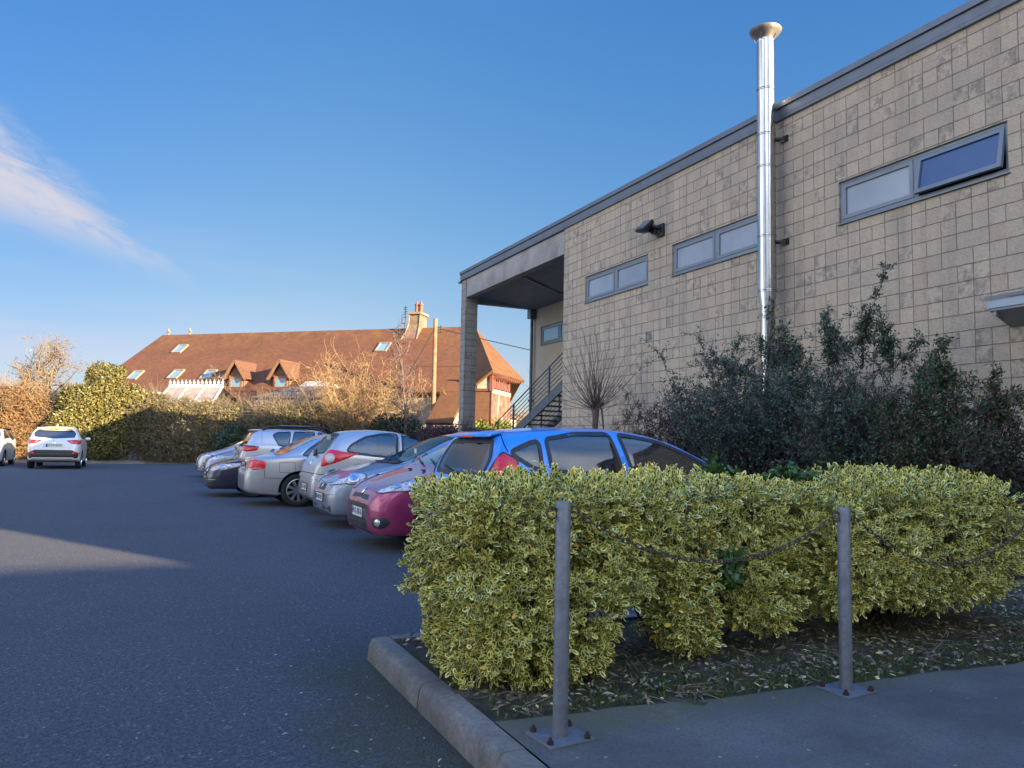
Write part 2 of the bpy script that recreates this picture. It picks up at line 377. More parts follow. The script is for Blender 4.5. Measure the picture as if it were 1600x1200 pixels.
def mat_path():
    g = G('path_concrete'); p = g.pos()
    fine = g.noise(80, 4, p, .75)
    c = g.mix(g.rng(g.noise(1.6, 6, p, .62), .35, .68), (.070, .069, .068), (.140, .136, .125))
    c = g.mix(g.rng(fine, .35, .7, 0, .7), c, (.03, .03, .03))
    sx = g.n('ShaderNodeSeparateXYZ'); g.t.links.new(p, sx.inputs[0])
    e = g.math('ADD', sx.outputs[1], g.math('MULTIPLY', g.noise(3.2, 6, p, .7), .55))
    c = g.mix(g.math('MULTIPLY', g.rng(e, 2.86, 3.12, 0, 1, True), g.rng(g.noise(11, 5, p, .7), .38, .62, .1, .8)), c, (.075, .082, .030))
    c = g.mix(g.rng(g.noise(5, 5, p, .7), .60, .74, 0, .55), c, (.085, .085, .035))
    vor = g.n('ShaderNodeTexVoronoi', Scale=30.0); g.t.links.new(p, vor.inputs['Vector'])
    rs = g.n('ShaderNodeSeparateColor'); g.t.links.new(vor.outputs['Color'], rs.inputs[0])
    c = g.mix(g.math('MULTIPLY', g.rng(rs.outputs[0], .965, .97), g.rng(vor.outputs['Distance'], .24, .18)), c, (.22, .22, .21))
    g.set(Base_Color=c, Roughness=.92); g.bump(g.math('ADD', fine, g.noise(20, 4, p)), .55, .006); return g.m
def mat_soil():
    g = G('soil'); p = g.pos()
    c = g.mix(g.rng(g.noise(9, 6, p, .7), .35, .65), (.036, .030, .024), (.125, .105, .078))
    c = g.mix(g.math('MULTIPLY', g.rng(g.noise(2.6, 5, p, .6), .42, .56), .9), c, (.055, .075, .020))
    g.set(Base_Color=c, Roughness=.97); g.bump(g.math('ADD', g.noise(26, 6, p, .7), g.noise(90, 4, p, .7)), 1., .03); return g.m
def mat_leaf(name, a, b, trans=.25, rough=.45, third=None):
    g = G(name); r = g.attr('rnd')
    c = g.mix(r, a, b)
    if third: c = g.mix(g.rng(r, third[1], third[1] + .02), c, third[0])
    g.set(Base_Color=c, Roughness=rough); g.b.inputs['Specular IOR Level'].default_value = .4
    if trans:
        tr = g.n('ShaderNodeBsdfTranslucent'); g.put(tr.inputs[0], c); mx = g.n('ShaderNodeMixShader'); mx.inputs[0].default_value = trans
        g.t.links.new(g.b.outputs[0], mx.inputs[1]); g.t.links.new(tr.outputs[0], mx.inputs[2]); g.t.links.new(mx.outputs[0], g.out.inputs[0])
    return g.m
def mat_variegated():
    g = G('variegated_leaf'); r = g.attr('rnd'); uv = g.n('ShaderNodeUVMap'); s = g.n('ShaderNodeSeparateXYZ'); g.t.links.new(uv.outputs[0], s.inputs[0])
    d = g.math('MULTIPLY', g.math('ABSOLUTE', g.math('SUBTRACT', s.outputs[0], .5)), 2)
    tip = g.math('MULTIPLY', g.math('ABSOLUTE', g.math('SUBTRACT', s.outputs[1], .45)), 1.65)
    e = g.math('POWER', g.math('ADD', g.math('POWER', d, 3), g.math('POWER', tip, 3)), .333)
    wob = g.math('MULTIPLY', g.math('SUBTRACT', g.noise(60, 3, g.obj()), .5), .45)
    th = g.rng(r, 0, 1, .34, .74)
    m = g.rng(g.math('SUBTRACT', g.math('ADD', e, wob), th), -.05, .09, 0, 1, True)
    green = g.mix(g.rng(g.noise(30, 3, g.obj()), .3, .7), (.020, .052, .016), (.075, .130, .042))
    yel = g.mix(g.math('FRACT', g.math('MULTIPLY', r, 7.3)), (.68, .61, .11), (.86, .79, .28))
    c = g.mix(m, green, yel)
    c = g.mix(g.rng(r, .982, .986), c, (.68, .48, .07))      # a few leaves turned all yellow
    c = g.mix(g.math('MULTIPLY', g.rng(d, .10, .03), .35), c, (.22, .28, .10))
    g.set(Base_Color=c, Roughness=.34); g.b.inputs['Specular IOR Level'].default_value = .5
    tr = g.n('ShaderNodeBsdfTranslucent'); g.put(tr.inputs[0], c); mx = g.n('ShaderNodeMixShader'); mx.inputs[0].default_value = .12
    g.t.links.new(g.b.outputs[0], mx.inputs[1]); g.t.links.new(tr.outputs[0], mx.inputs[2]); g.t.links.new(mx.outputs[0], g.out.inputs[0])
    return g.m
def mat_bark(name, a, b, scale=12):
    g = G(name); p = g.obj(); n1 = g.noise(scale, 5, p, .65)
    g.set(Base_Color=g.mix(g.rng(n1, .35, .65), a, b), Roughness=.9); g.bump(n1, .5, .01); return g.m
def mat_galv():
    g = G('galvanised_steel'); p = g.obj()
    vor = g.n('ShaderNodeTexVoronoi', Scale=42.0); g.t.links.new(p, vor.inputs['Vector'])
    rs = g.n('ShaderNodeSeparateColor'); g.t.links.new(vor.outputs['Color'], rs.inputs[0])
    c = g.mix(g.rng(rs.outputs[0], 0, 1, .0, .35), (.125, .14, .158), (.235, .245, .26))
    c = g.mix(g.rng(g.noise(7, 6, p, .7), .5, .75, 0, .5), c, (.115, .115, .115))
    c = g.mix(g.rng(g.noise(26, 6, p, .7), .64, .72, 0, .7), c, (.42, .42, .41))
    g.set(Base_Color=c, Metallic=.45, Roughness=g.rng(g.noise(15, 4, p), .3, .7, .45, .7)); g.bump(g.noise(60, 3, p), .2, .004); return g.m
def mat_steel():
    g = G('polished_flue_steel'); p = g.obj()
    n1 = g.noise(1.6, 4, g.mapped(p, (3, 3, .5)), .5, .3)
    g.set(Base_Color=g.mix(g.rng(n1, .3, .7), (.36, .365, .37), (.50, .50, .50)), Metallic=1., Roughness=g.rng(g.noise(9, 5, p), .3, .7, .10, .20))
    g.bump(g.noise(2.4, 3, g.mapped(p, (2, 2, .35))), .35, .02); return g.m
def mat_glass(name, tint=(.02, .024, .028), alpha=.55, rough=.03, ior=1.55):
    """pane that shows some of what is behind it"""
    g = G(name); g.set(Base_Color=tint, Roughness=rough, IOR=ior)
    g.b.inputs['Specular IOR Level'].default_value = .75
    tr = g.n('ShaderNodeBsdfTransparent'); tr.inputs[0].default_value = (.72, .80, .80, 1); mx = g.n('ShaderNodeMixShader'); mx.inputs[0].default_value = alpha
    g.t.links.new(tr.outputs[0], mx.inputs[1]); g.t.links.new(g.b.outputs[0], mx.inputs[2])
    g.t.links.new(mx.outputs[0], g.out.inputs[0]); return g.m

M_ASPH = mat_asphalt(); M_KERB = mat_kerb(); M_PATH = mat_path(); M_SOIL = mat_soil()
M_BLOCK = mat_block('split_face_block', (.60, .495, .355), (.48, .39, .275), (.345, .295, .245))
M_BLOCK2 = mat_block('grey_block', (.36, .335, .29), (.31, .29, .25), (.21, .20, .185))
M_RENDER = simple('sand_render', (.40, .35, .27), .92, var=.10, scale=1.2, bump=.25, dirt=((.30, .26, .19), .6))
M_CONC = simple('beam_concrete', (.33, .31, .285), .9, var=.12, scale=3, bump=.2, dirt=((.17, .16, .15), .7))
M_FASC = simple('grey_blue_flashing', (.125, .145, .175), .45, .25, var=.08, scale=2, spec=.5, dirt=((.085, .10, .125), .5))
M_FRAME = simple('grey_window_frame', (.165, .195, .225), .38, .1, var=.05, scale=4, dirt=((.10, .12, .145), .4))
M_SOFF = simple('dark_soffit_sheet', (.24, .255, .275), .55, .2, var=.1, scale=3)
M_DARK = simple('dark_recess', (.012, .012, .013), .85, var=.2)
M_BLACK = simple('black_plastic', (.016, .017, .019), .45, var=.15)
M_RUST = simple('rusty_iron', (.078, .058, .042), .85, .3, var=.35, scale=40, bump=.4)
M_RUSTB = simple('rusty_bolt', (.040, .020, .016), .9, .2, var=.35, scale=60, bump=.4)
M_GALV = mat_galv(); M_FLUE = mat_steel()
M_BROWNCAP = simple('weathered_cap_metal', (.20, .185, .165), .5, .6, var=.2, scale=6)
M_WHITE = simple('white_paint', (.74, .73, .70), .5, var=.06, scale=3, dirt=((.45, .43, .38), .4))
M_PANE = simple('frosted_pane', (.27, .295, .325), .10, var=.14, scale=.9, spec=.9, dirt=((.36, .38, .40), .6))
M_PANEB = simple('sky_blue_tint_pane', (.022, .078, .20), .08, var=.08, scale=2, spec=.6)  # plain pane; blue sky reflection painted into its base colour
M_STAIR = simple('blue_grey_steel', (.10, .125, .15), .5, .4, var=.12, scale=6)
M_TWIG = mat_bark('dark_twig', (.040, .030, .026), (.085, .066, .055))
M_TWIGB = mat_bark('brown_twig', (.105, .085, .062), (.21, .17, .12))
M_TWIGG = mat_bark('golden_twig', (.17, .115, .055), (.30, .21, .105))
M_TWIGR = mat_bark('willow_shoot', (.085, .060, .055), (.15, .11, .095))
M_VARI = mat_variegated()

# ================================================================== ground
def sheet(name, pts, z, mat, kind='structure'):
    o = MB().add([(x, y, z) for x, y in pts], [tuple(range(len(pts)))]).build(name, mat); return tag(o, kind=kind)
M_GRASS = simple('rough_grass', (.045, .055, .022), .95, var=.3, scale=1.5, bump=.4)
sheet('ground', [(-900, -900), (900, -900), (900, 1500), (-900, 1500)], -.008, M_GRASS)
sheet('car_park', [(-60, -60), (40, -60), (40, 48), (-60, 48)], 0, M_ASPH)

# raised planting bed by the path: soil, path slab and kerb units
def wavy_sheet(name, x0, x1, y0, y1, nx, ny, zf, mat):
    V = []; F = []
    for j in range(ny + 1):
        for i in range(nx + 1):
            x = x0 + (x1 - x0) * i / nx; y = y0 + (y1 - y0) * j / ny; V.append((x, y, zf(x, y)))
    for j in range(ny):
        for i in range(nx): a = j * (nx + 1) + i; F.append((a, a + 1, a + nx + 2, a + nx + 1))
    o = np_mesh(name, V, F, mat, smooth=True); return tag(o, kind='structure')
def path_edge(x): return 3.02 - .11 * (x - 1.3) + .008 * (x - 1.3) ** 2 + .012 * math.sin(x * 7) + .008 * math.sin(x * 17)
wavy_sheet('planting_bed', 1.34, 9.8, 2.45, 4.47, 130, 44, lambda x, y: .100 + .020 * math.sin(x * 5 + y * 3) * math.sin(y * 7) + .012 * math.sin(x * 23 + y * 17) - .05 * max(0, 1 - (y - 2.45) / .4), M_SOIL)
_n = 60; _xs = [1.365 + (9.6 - 1.365) * i / _n for i in range(_n + 1)]
_pb = MB(); _top = [(x, path_edge(x), .122) for x in _xs]; _low = [(x, path_edge(x) + .006, .06) for x in _xs]; _bk = [(x, -9, .122) for x in _xs]
for i in range(_n):
    _pb.add([_bk[i], _bk[i + 1], _top[i + 1], _top[i]], [(0, 1, 2, 3)]); _pb.add([_top[i], _top[i + 1], _low[i + 1], _low[i]], [(0, 1, 2, 3)])
tag(_pb.build('path', M_PATH), kind='structure')
_kb = MB(); _krng = random.Random(3)
def kerb_unit(p, q, w=.13):
    p = Vector(p); q = Vector(q); d = (q - p).normalized(); s = Vector((-d.y, d.x, 0)); jz = _krng.uniform(-.003, .003); js = _krng.uniform(-.004, .004)
    prof = [(0, -.05), (-.004 + 0, .0), (-.012, .085), (-.030, .118), (-.045, .124), (-w, .124), (-w, -.05)]
    vs = [b + s * (-a + 0) + Vector((0, 0, z + jz)) + s * js for b in (p + d * .005, q - d * .005) for a, z in prof]
    n = len(prof); _kb.add(vs, [tuple(range(n)), tuple(range(2 * n - 1, n - 1, -1))] + [(i, n + i, n + (i + 1) % n, (i + 1) % n) for i in range(n)])
_y = 4.54
for L in [.93] + [.915] * 9:   # along the car park; outer face towards -X
    kerb_unit((1.225, _y, 0), (1.225, _y - L, 0)); _y -= L
_x = 1.36
for i in range(9): kerb_unit((_x + .915, 4.585, 0), (_x, 4.585, 0)); _x += .915
tag(_kb.build('kerb', M_KERB, smooth=True, angle=50), kind='structure')

# bed along the foot of the blockwork and the strip of earth under the far hedge
wavy_sheet('wall_bed', 7.3, 9.84, 4.6, 24.5, 20, 90, lambda x, y: .10 + .03 * math.sin(x * 5 + y * 2), M_SOIL)
tag(MB().box((7.17, 4.6, -.05), (7.3, 24.5, .12)).build('bed_kerb', M_KERB), kind='structure')
def bank_z(x, y):
    e = y - (42.35 - .07 * x + .25 * math.sin(x * .9) + .10 * math.sin(x * 3.1)); return -.03 + .16 * max(0, min(1, (e + .15) / .7)) + (.03 * math.sin(x * 3 + y * 2) if e > .3 else 0)
wavy_sheet('hedge_bank', -30, 26, 38.5, 56, 140, 70, bank_z, simple('dry_bank', (.15, .125, .09), .95, var=.3, scale=2, bump=.5))

# ================================================================== blockwork building with flue
BX = 9.85
bld = empty('block_building', (BX, 8, 0), 0, 'long two storey building of split faced beige blocks with grey metal roof edge', 'building')
def part(mb, name, mat, parent=bld, **k):
    o = mb.build(name, mat, parent, **k); 
    p = parent; off = Vector((0, 0, 0))
    while p: off += p.location; p = p.parent
    o.location = -off; return o
def wall_x(mb, X, y0, y1, z0, z1, holes, depth=.16):
    ys = sorted({y0, y1, *[h for a in holes for h in a[:2]]}); zs = sorted({z0, z1, *[h for a in holes for h in a[2:]]})
    for i in range(len(ys) - 1):
        for j in range(len(zs) - 1):
            cy, cz = (ys[i] + ys[i + 1]) / 2, (zs[j] + zs[j + 1]) / 2
            if any(a[0] < cy < a[1] and a[2] < cz < a[3] for a in holes): continue
            mb.add([(X, ys[i], zs[j]), (X, ys[i], zs[j + 1]), (X, ys[i + 1], zs[j + 1]), (X, ys[i + 1], zs[j])], [(0, 1, 2, 3)])
    for a, b, c, d in holes:
        e = X + depth
        mb.add([(X, a, c), (X, b, c), (e, b, c), (e, a, c)], [(0, 1, 2, 3)]); mb.add([(X, a, d), (e, a, d), (e, b, d), (X, b, d)], [(0, 1, 2, 3)])
        mb.add([(X, a, c), (e, a, c), (e, a, d), (X, a, d)], [(0, 1, 2, 3)]); mb.add([(X, b, c), (X, b, d), (e, b, d), (e, b, c)], [(0, 1, 2, 3)])
WINS = [(13.96, 16.68, 4.885, 5.585), (10.36, 13.08, 4.885, 5.585), (6.02, 8.72, 4.885, 5.60)]
Y_N, Y_F = -8.1, 17.80
mb = MB(); wall_x(mb, BX, Y_N, Y_F, 0, 7.12, WINS)
mb.add([(BX, Y_F, 0), (BX, Y_F, 7.12), (13.0, Y_F, 7.12), (13.0, Y_F, 0)], [(0, 1, 2, 3)])
mb.add([(BX, Y_N, 0), (BX, Y_N, 7.12), (24, Y_N, 5.3), (24, Y_N, 0)], [(0, 1, 2, 3)])
mb.add([(24, Y_N, 0), (24, Y_N, 5.3), (24, 25.3, 5.3), (24, 25.3, 0)], [(0, 1, 2, 3)])
mb.add([(12.7, 25.3, 0), (12.7, 25.3, 6.6), (24, 25.3, 5.2), (24, 25.3, 0)], [(0, 1, 2, 3)])
part(mb, 'wall', M_BLOCK)
mb = MB(); PW = (21.9, 24.62, 4.885, 5.585); wall_x(mb, 12.7, Y_F - .2, 25.3, 0, 6.5, [PW]); part(mb, 'porch_back_wall', M_RENDER)
# roof slab falling away from the car park, with its stepped flashing along the high edge
mb = MB(); mb.add([(9.80, -8.25, 7.30), (9.80, 25.34, 7.30), (24.3, 25.34, 5.50), (24.3, -8.25, 5.50), (9.80, -8.25, 7.16), (9.80, 25.34, 7.16), (24.3, 25.34, 5.36), (24.3, -8.25, 5.36)],
    [(0, 1, 2, 3), (7, 6, 5, 4), (0, 4, 5, 1), (1, 5, 6, 2), (2, 6, 7, 3), (3, 7, 4, 0)]); part(mb, 'roof', M_FASC)
prof = [(9.845, 7.095), (9.805, 7.105), (9.80, 7.245), (9.825, 7.255), (9.825, 7.30), (9.765, 7.31), (9.765, 7.405), (9.785, 7.42), (9.95, 7.42), (9.95, 7.095)]
part(MB().prism([(x, z) for x, z in prof], -8.3, 25.36, 'y'), 'roof_edge_flashing', M_FASC)
part(MB().box((9.79, 25.3, 7.05), (9.95, 25.56, 7.09)).box((9.88, 17.82, 7.04), (9.90, 25.4, 7.09)), 'flashing_end', M_FASC)
part(MB().box((BX + .02, 17.82, 6.44), (BX + .30, 24.88, 7.08)), 'porch_beam', M_CONC, bevel=.006)
mb = MB()
for k in range(50):
    y = 17.82 + k * .15; mb.add([(10.16, y, 6.60), (10.16, y + .05, 6.56), (10.16, y + .10, 6.56), (10.16, y + .15, 6.60), (12.69, y, 6.33), (12.69, y + .05, 6.29), (12.69, y + .10, 6.29), (12.69, y + .15, 6.33)], [(0, 4, 5, 1), (1, 5, 6, 2), (2, 6, 7, 3)])
part(mb, 'porch_soffit', M_SOFF)
part(MB().box((10.16, 25.1, 6.30), (12.69, 25.3, 6.9)), 'soffit_trim', M_SOFF); part(MB().beam((10.3, 21.2, 6.50), (12.69, 22.4, 6.26), .10, .06), 'soffit_rail', M_SOFF)
part(MB().box((BX, 24.9, 0), (BX + .46, 25.32, 7.07)), 'porch_pillar', M_BLOCK2)
part(MB().tube([(12.58, 25.12, 0), (12.58, 25.12, 6.2)], .055, 12).box((12.45, 24.98, 5.95), (12.69, 25.25, 6.28)).box((12.5, 25.06, 2.9), (12.68, 25.18, 2.96)), 'downpipe', M_STAIR, smooth=True)

def window(name, X, y0, y1, z0, z1, panes, open_side=None, label=None):
    e = .075; f = MB()
    xa, xb = X + .035, X + .10
    f.box((xa, y0, z0 + .045), (xb, y0 + .055, z1)).box((xa, y1 - .055, z0 + .045), (xb, y1, z1)).box((xa, y0 + .055, z1 - .05), (xb, y1 - .055, z1))
    f.box((xa, y0 + .055, z0 + .045), (xb, y1 - .055, z0 + .095)); ym = (y0 + y1) / 2; f.box((xa, ym - .04, z0 + .095), (xb, ym + .04, z1 - .05))
    w = part(f, 'window', M_FRAME, bevel=.004); tag(w, label)
    part(MB().prism([(X - .035, z0 + .004), (X + .14, z0 + .03), (X + .14, z0 + .045), (X - .035, z0 + .022)], y0 - .02, y1 + .02, 'y'), 'sill', M_FRAME, w)
    for k, (a, b) in enumerate(((y0 + .055, ym - .04), (ym + .04, y1 - .055))):
        hinge = (X + .05, 0, z1 - .055); Mx = None
        if open_side == k: Mx = Matrix.Translation((X + .03, 0, z1 - .055)) @ Matrix.Rotation(R(11), 4, 'Y') @ Matrix.Translation((-X - .03, 0, -z1 + .055))
        s = MB(); c0, c1 = z0 + .10, z1 - .055; sx0, sx1 = (X + .028, X + .075)
        for q in (((sx0, a, c0), (sx1, a + .06, c1)), ((sx0, b - .06, c0), (sx1, b, c1)), ((sx0, a + .06, c1 - .06), (sx1, b - .06, c1)), ((sx0, a + .06, c0), (sx1, b - .06, c0 + .06))): s.box(*q, M=Mx)
        so = part(s, 'sash', M_FRAME, w)
        g_ = MB(); g_.box((X + .055, a + .055, c0 + .055), (X + .062, b - .055, c1 - .055), M=Mx)
        part(g_, 'pane', panes[k], w)
        if open_side == k: part(MB().box((X + .10, a - .02, z0 + .05), (X + .105, b + .02, z1 - .01)), 'dark_opening', M_DARK, w)
    return w
window('w', BX, *WINS[0], (M_PANE, M_PANE)); window('w', BX, *WINS[1], (M_PANE, M_PANE))
window('w', BX, *WINS[2], (M_PANEB, M_PANE), open_side=0, label='window with one pane pushed open at the bottom')
M_PANES = simple('sky_lit_pane', (.20, .36, .44), .05, var=.05, scale=1, spec=.8)
window('w', 12.7, *PW, (M_PANES, M_PANES))
# small canopy over a side door at the right
part(MB().prism([(9.42, 3.06), (9.42, 3.10), (9.84, 2.93), (9.84, 2.89)], -1.5, 6.05, 'y').box((9.44, 5.98, 3.0), (9.84, 6.02, 3.1)), 'canopy_soffit', M_SOFF)
part(MB().box((9.40, -1.5, 3.09), (9.43, 6.07, 3.20)), 'canopy_fascia', simple('pale_blue_trim', (.30, .36, .42), .45, var=.06, scale=3))
part(MB().prism([(9.38, 3.20), (9.38, 3.235), (9.84, 3.34), (9.84, 3.31)], -1.5, 6.09, 'y'), 'canopy_roof', M_FASC)
part(MB().box((9.835, 4.6, 2.0), (9.848, 5.3, 2.9)), 'door', M_FRAME)
part(MB().box((BX - .006, 13.8, 3.63), (BX + .01, 14.02, 3.84)).tube([(BX - .03, 13.98, 3.80), (BX + .02, 13.98, 3.80)], .025, 10), 'vent_block', simple('patched_mortar', (.19, .18, .16), .95, var=.3, scale=10, bump=.5))

# flue with its clamps and dish cap
FX, FY = 9.55, 10.0
flue = empty('flue_pipe', (FX, FY, 0), 0, 'tall polished steel flue rising past the roof edge with a dish shaped cap', 'flue')
prof = [(0.001, 2.2), (.118, 2.2), (.118, 3.72), (.155, 4.02), (.155, 8.50)]
part(MB().lathe(prof, 40), 'pipe', M_FLUE, flue, smooth=True).location = (0, 0, 0)
for z in (4.02, 4.98, 6.22, 6.80, 7.62): 
    part(MB().lathe([(.1555, z - .028), (.163, z - .022), (.163, z - .006), (.157, z), (.163, z + .006), (.163, z + .022), (.1555, z + .028)], 40), 'joint_band', M_FLUE, flue, smooth=True).location = (0, 0, 0)
for z in (4.9, 6.74):
    part(MB().beam((.1, -.05, z), (.305, -.16, z), .025, .035).beam((.1, .05, z), (.305, -.16, z - .05), .02, .03).box((.28, -.22, z - .06), (.302, -.08, z + .05)), 'bracket', M_BLACK, flue).location = (0, 0, 0)
part(MB().lathe([(.150, 8.47), (.158, 8.50), (.155, 8.53), (.14, 8.53), (.10, 8.56), (.001, 8.58)], 40), 'throat', M_FLUE, flue, smooth=True).location = (0, 0, 0)
cap = part(MB().lathe([(.150, 8.535), (.175, 8.58), (.245, 8.645), (.280, 8.70), (.280, 8.712), (.20, 8.75), (.001, 8.79)], 40), 'cap', M_BROWNCAP, flue, smooth=True); cap.location = (0, 0, 0)
for a in range(4): part(MB().beam((.15 * math.cos(a * 1.57 + .4), .15 * math.sin(a * 1.57 + .4), 8.50), (.24 * math.cos(a * 1.57 + .4), .24 * math.sin(a * 1.57 + .4), 8.68), .025, .008), 'cap_stay', M_FLUE, cap).location = (0, 0, 0)

# floodlight on its arm
fl = empty('floodlight', (BX, 13.45, 6.02), 0, 'black floodlight on a short arm high on the block wall', 'floodlight')
Mf = Matrix.Translation((-.32, .20, .08)) @ Matrix.Scale(.82, 4) @ Matrix.Rotation(R(42), 4, 'Y') @ Matrix.Rotation(R(12), 4, 'X')
def fpart(mb, name, mat, par=fl, **k): return mb.build(name, mat, par, **k)
hs = MB(); hs.add([Mf @ Vector(p) for p in ((-.03, -.26, -.19), (-.03, .26, -.19), (-.03, .26, .19), (-.03, -.26, .19), (.05, -.25, -.18), (.05, .25, -.18), (.05, .25, .18), (.05, -.25, .18), (.17, -.13, -.10), (.17, .13, -.10), (.17, .13, .10), (.17, -.13, .10))],
    [(0, 4, 5, 1), (1, 5, 6, 2), (2, 6, 7, 3), (3, 7, 4, 0), (4, 8, 9, 5), (5, 9, 10, 6), (6, 10, 11, 7), (7, 11, 8, 4), (8, 11, 10, 9), (0, 1, 2, 3)]); fpart(hs, 'housing', M_BLACK, bevel=.006)
fpart(MB().box((-.040, -.215, -.145), (-.031, .215, .145), M=Mf), 'lens', simple('lamp_lens', (.10, .13, .15), .06, var=.1, spec=.8))
fpart(MB().beam((-.22, .22, .02), (-.02, 0, -.06), .07, .12).beam((-.25, .02, .06), (-.02, -.03, -.02), .05, .05).box((-.06, -.12, -.16), (-.002, .12, .10)).box((-.18, .02, -.10), (-.04, .16, .02)), 'arm', M_BLACK, bevel=.006)

# outside steel stair under the porch
st = empty('metal_staircase', (11.4, 22, 0), 0, 'blue grey steel stair with barred handrails under the porch roof', 'staircase')
mb = MB(); S0, S1 = Vector((0, 2.2, 1.13)), Vector((0, -4.0, 3.74))
def sp(t, dx=0, dz=0): return (S0 + (S1 - S0) * t) + Vector((dx, 0, dz))
for dx in (-.5, .5): mb.beam(sp(-.15, dx), sp(1, dx), .06, .26)
mb.build('stringer', M_STAIR, st)
mb = MB()
for k in range(-2, 20): c = sp(k / 19.); mb.box((-.47, c.y - .15, c.z - .02), (.47, c.y + .13, c.z + .02))
mb.build('tread', M_STAIR, st)
for dx in (-.52, .52):
    mb = MB()
    for k in range(7): mb.tube([sp(-.02, dx, .16 + k * .135), sp(1, dx, .16 + k * .135)], .022 if k == 6 else .012, 6)
    for k in range(6): t = k / 5.; mb.beam(sp(t, dx, -.05), sp(t, dx, .99), .05, .05, up=(1, 0, 0))
    mb.tube([sp(-.02, dx, .97), sp(-.06, dx, .80), sp(-.06, dx, .1), sp(-.02, dx, .1)], .02, 6)
    mb.build('handrail', M_STAIR, st, smooth=True)

# the neighbouring block behind the photographer, whose eaves shade the near ground
nb = empty('neighbour_block', (6, -23.1, 0), 0, 'plain beige block behind the photographer across the car park', 'building')
mb = MB(); mb.box((-30, -9, 0), (26, 7.9, 6.0)); mb.build('wall', M_BLOCK, nb)
MB().prism([(-9.3, 6.0), (8.2, 6.0), (8.2, 6.2), (-.5, 7.6), (-9.3, 6.2)], -30.3, 26.3, 'x').build('roof', M_FASC, nb)

# ================================================================== posts and chain
PG = 'galvanised posts of the chain fence'
def post(x, top, label):
    r = empty('chain_post', (x, 2.75, .122), 0, label, 'post', PG); h = top - .122
    MB().lathe([(.0305, .0), (.0305, h - .004), (.028, h), (.001, h + .001)], 24).build('shaft', M_GALV, r, smooth=True, angle=50)
    a = .14; b_ = MB().box((-.105, -.095, -.002), (.105, .095, .010)); b_.build('base_plate', M_GALV, r, bevel=.002, M=Matrix.Rotation(R(6), 4, 'Z'))
    for sx in (-1, 1):
        for sy in (-1, 1): MB().lathe([(.014, .010), (.014, .022), (.008, .022), (.008, .034), (.001, .035)], 6, Matrix.Translation((sx * .082, sy * .072, 0))).build('anchor_bolt', M_RUSTB, r)
    for sx in (-1, 1):
        mb = MB().tube([(sx * (.052 + .024 * math.cos(t * .5236)), .0, h - .045 + .024 * math.sin(t * .5236)) for t in range(13)], .0045, 6); mb.build('ring', M_RUST, r, smooth=True)
post(1.535, 1.048, 'nearest galvanised post at the kerb corner with a bolted base plate')
post(3.11, 1.000, 'second galvanised post along the path edge, in front of the hedge')
post(4.72, .990, 'galvanised post just past the right edge of the photo')
def chain(p, q, sag, label):
    p, q = Vector(p), Vector(q); N_ = int((q - p).length * 1.05 / .0335); mb = MB()
    pts = [p.lerp(q, t / N_) - Vector((0, 0, sag * 4 * (t / N_) * (1 - t / N_))) for t in range(N_ + 1)]
    for i in range(N_):
        c_ = (pts[i] + pts[i + 1]) / 2; d = (pts[i + 1] - pts[i]).normalized(); u = d.cross(Vector((0, 1, 0))).normalized(); v = d.cross(u)
        if i % 2: u = (u + v * .35).normalized()
        else: u = (v - u * .35).normalized()
        mb.tube([c_ + d * .0235 * math.cos(t * .6283) + u * .0095 * math.sin(t * .6283) for t in range(11)], .0027, 5, cap=False)
    tag(mb.build('hanging_chain', M_RUST, None, smooth=True), label, 'chain', 'rusty chains slung between the posts')
chain((1.60, 2.75, 1.000), (3.045, 2.75, .955), .205, 'rusty chain sagging between the two galvanised posts')
chain((3.18, 2.75, .955), (4.65, 2.75, .945), .265, 'rusty chain running from the second post out of the right edge')

# ================================================================== tiled house beyond the hedge
def mat_tiles(name, a, b, lichen=True):
    g = G(name); p = g.obj(); s = g.n('ShaderNodeSeparateXYZ'); g.t.links.new(p, s.inputs[0])
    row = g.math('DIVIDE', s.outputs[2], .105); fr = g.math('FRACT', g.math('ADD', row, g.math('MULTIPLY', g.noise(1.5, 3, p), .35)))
    cu = g.n('ShaderNodeCombineXYZ'); g.t.links.new(g.math('FLOOR', row), cu.inputs[1]); g.t.links.new(g.math('FLOOR', g.math('ADD', g.math('DIVIDE', s.outputs[0], .19), g.math('MULTIPLY', g.math('MODULO', g.math('FLOOR', row), 2), .5))), cu.inputs[0])
    g.t.links.new(g.math('FLOOR', g.math('DIVIDE', s.outputs[1], 3.)), cu.inputs[2])
    w = g.n('ShaderNodeTexWhiteNoise', {'noise_dimensions': '3D'}); g.t.links.new(cu.outputs[0], w.inputs[0])
    c = g.mix(w.outputs[0], a, b)
    c = g.mix(g.rng(g.noise(.45, 5, p, .6), .4, .7, 0, .5), c, tuple(x * .6 for x in a))
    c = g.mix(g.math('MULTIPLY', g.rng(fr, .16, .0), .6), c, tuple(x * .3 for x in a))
    if lichen:
        l = g.math('MULTIPLY', g.rng(s.outputs[2], 7.1, 8.5, 0, 1), g.rng(g.noise(1.5, 6, p, .72), .47, .62, 0, 1.))
        l2 = g.math('MULTIPLY', g.rng(s.outputs[0], 22.5, 24.5, 0, .5), g.rng(g.noise(1.0, 6, p, .7), .35, .55))
        c = g.mix(g.math('MAXIMUM', l, l2), c, (.130, .066, .012))
        c = g.mix(g.rng(g.noise(5, 5, p, .75), .66, .74, 0, .7), c, (.18, .145, .10))
    g.set(Base_Color=c, Roughness=.88); g.bump(g.math('ADD', fr, g.math('MULTIPLY', g.noise(20, 3, p), .5)), .5, .03); return g.m
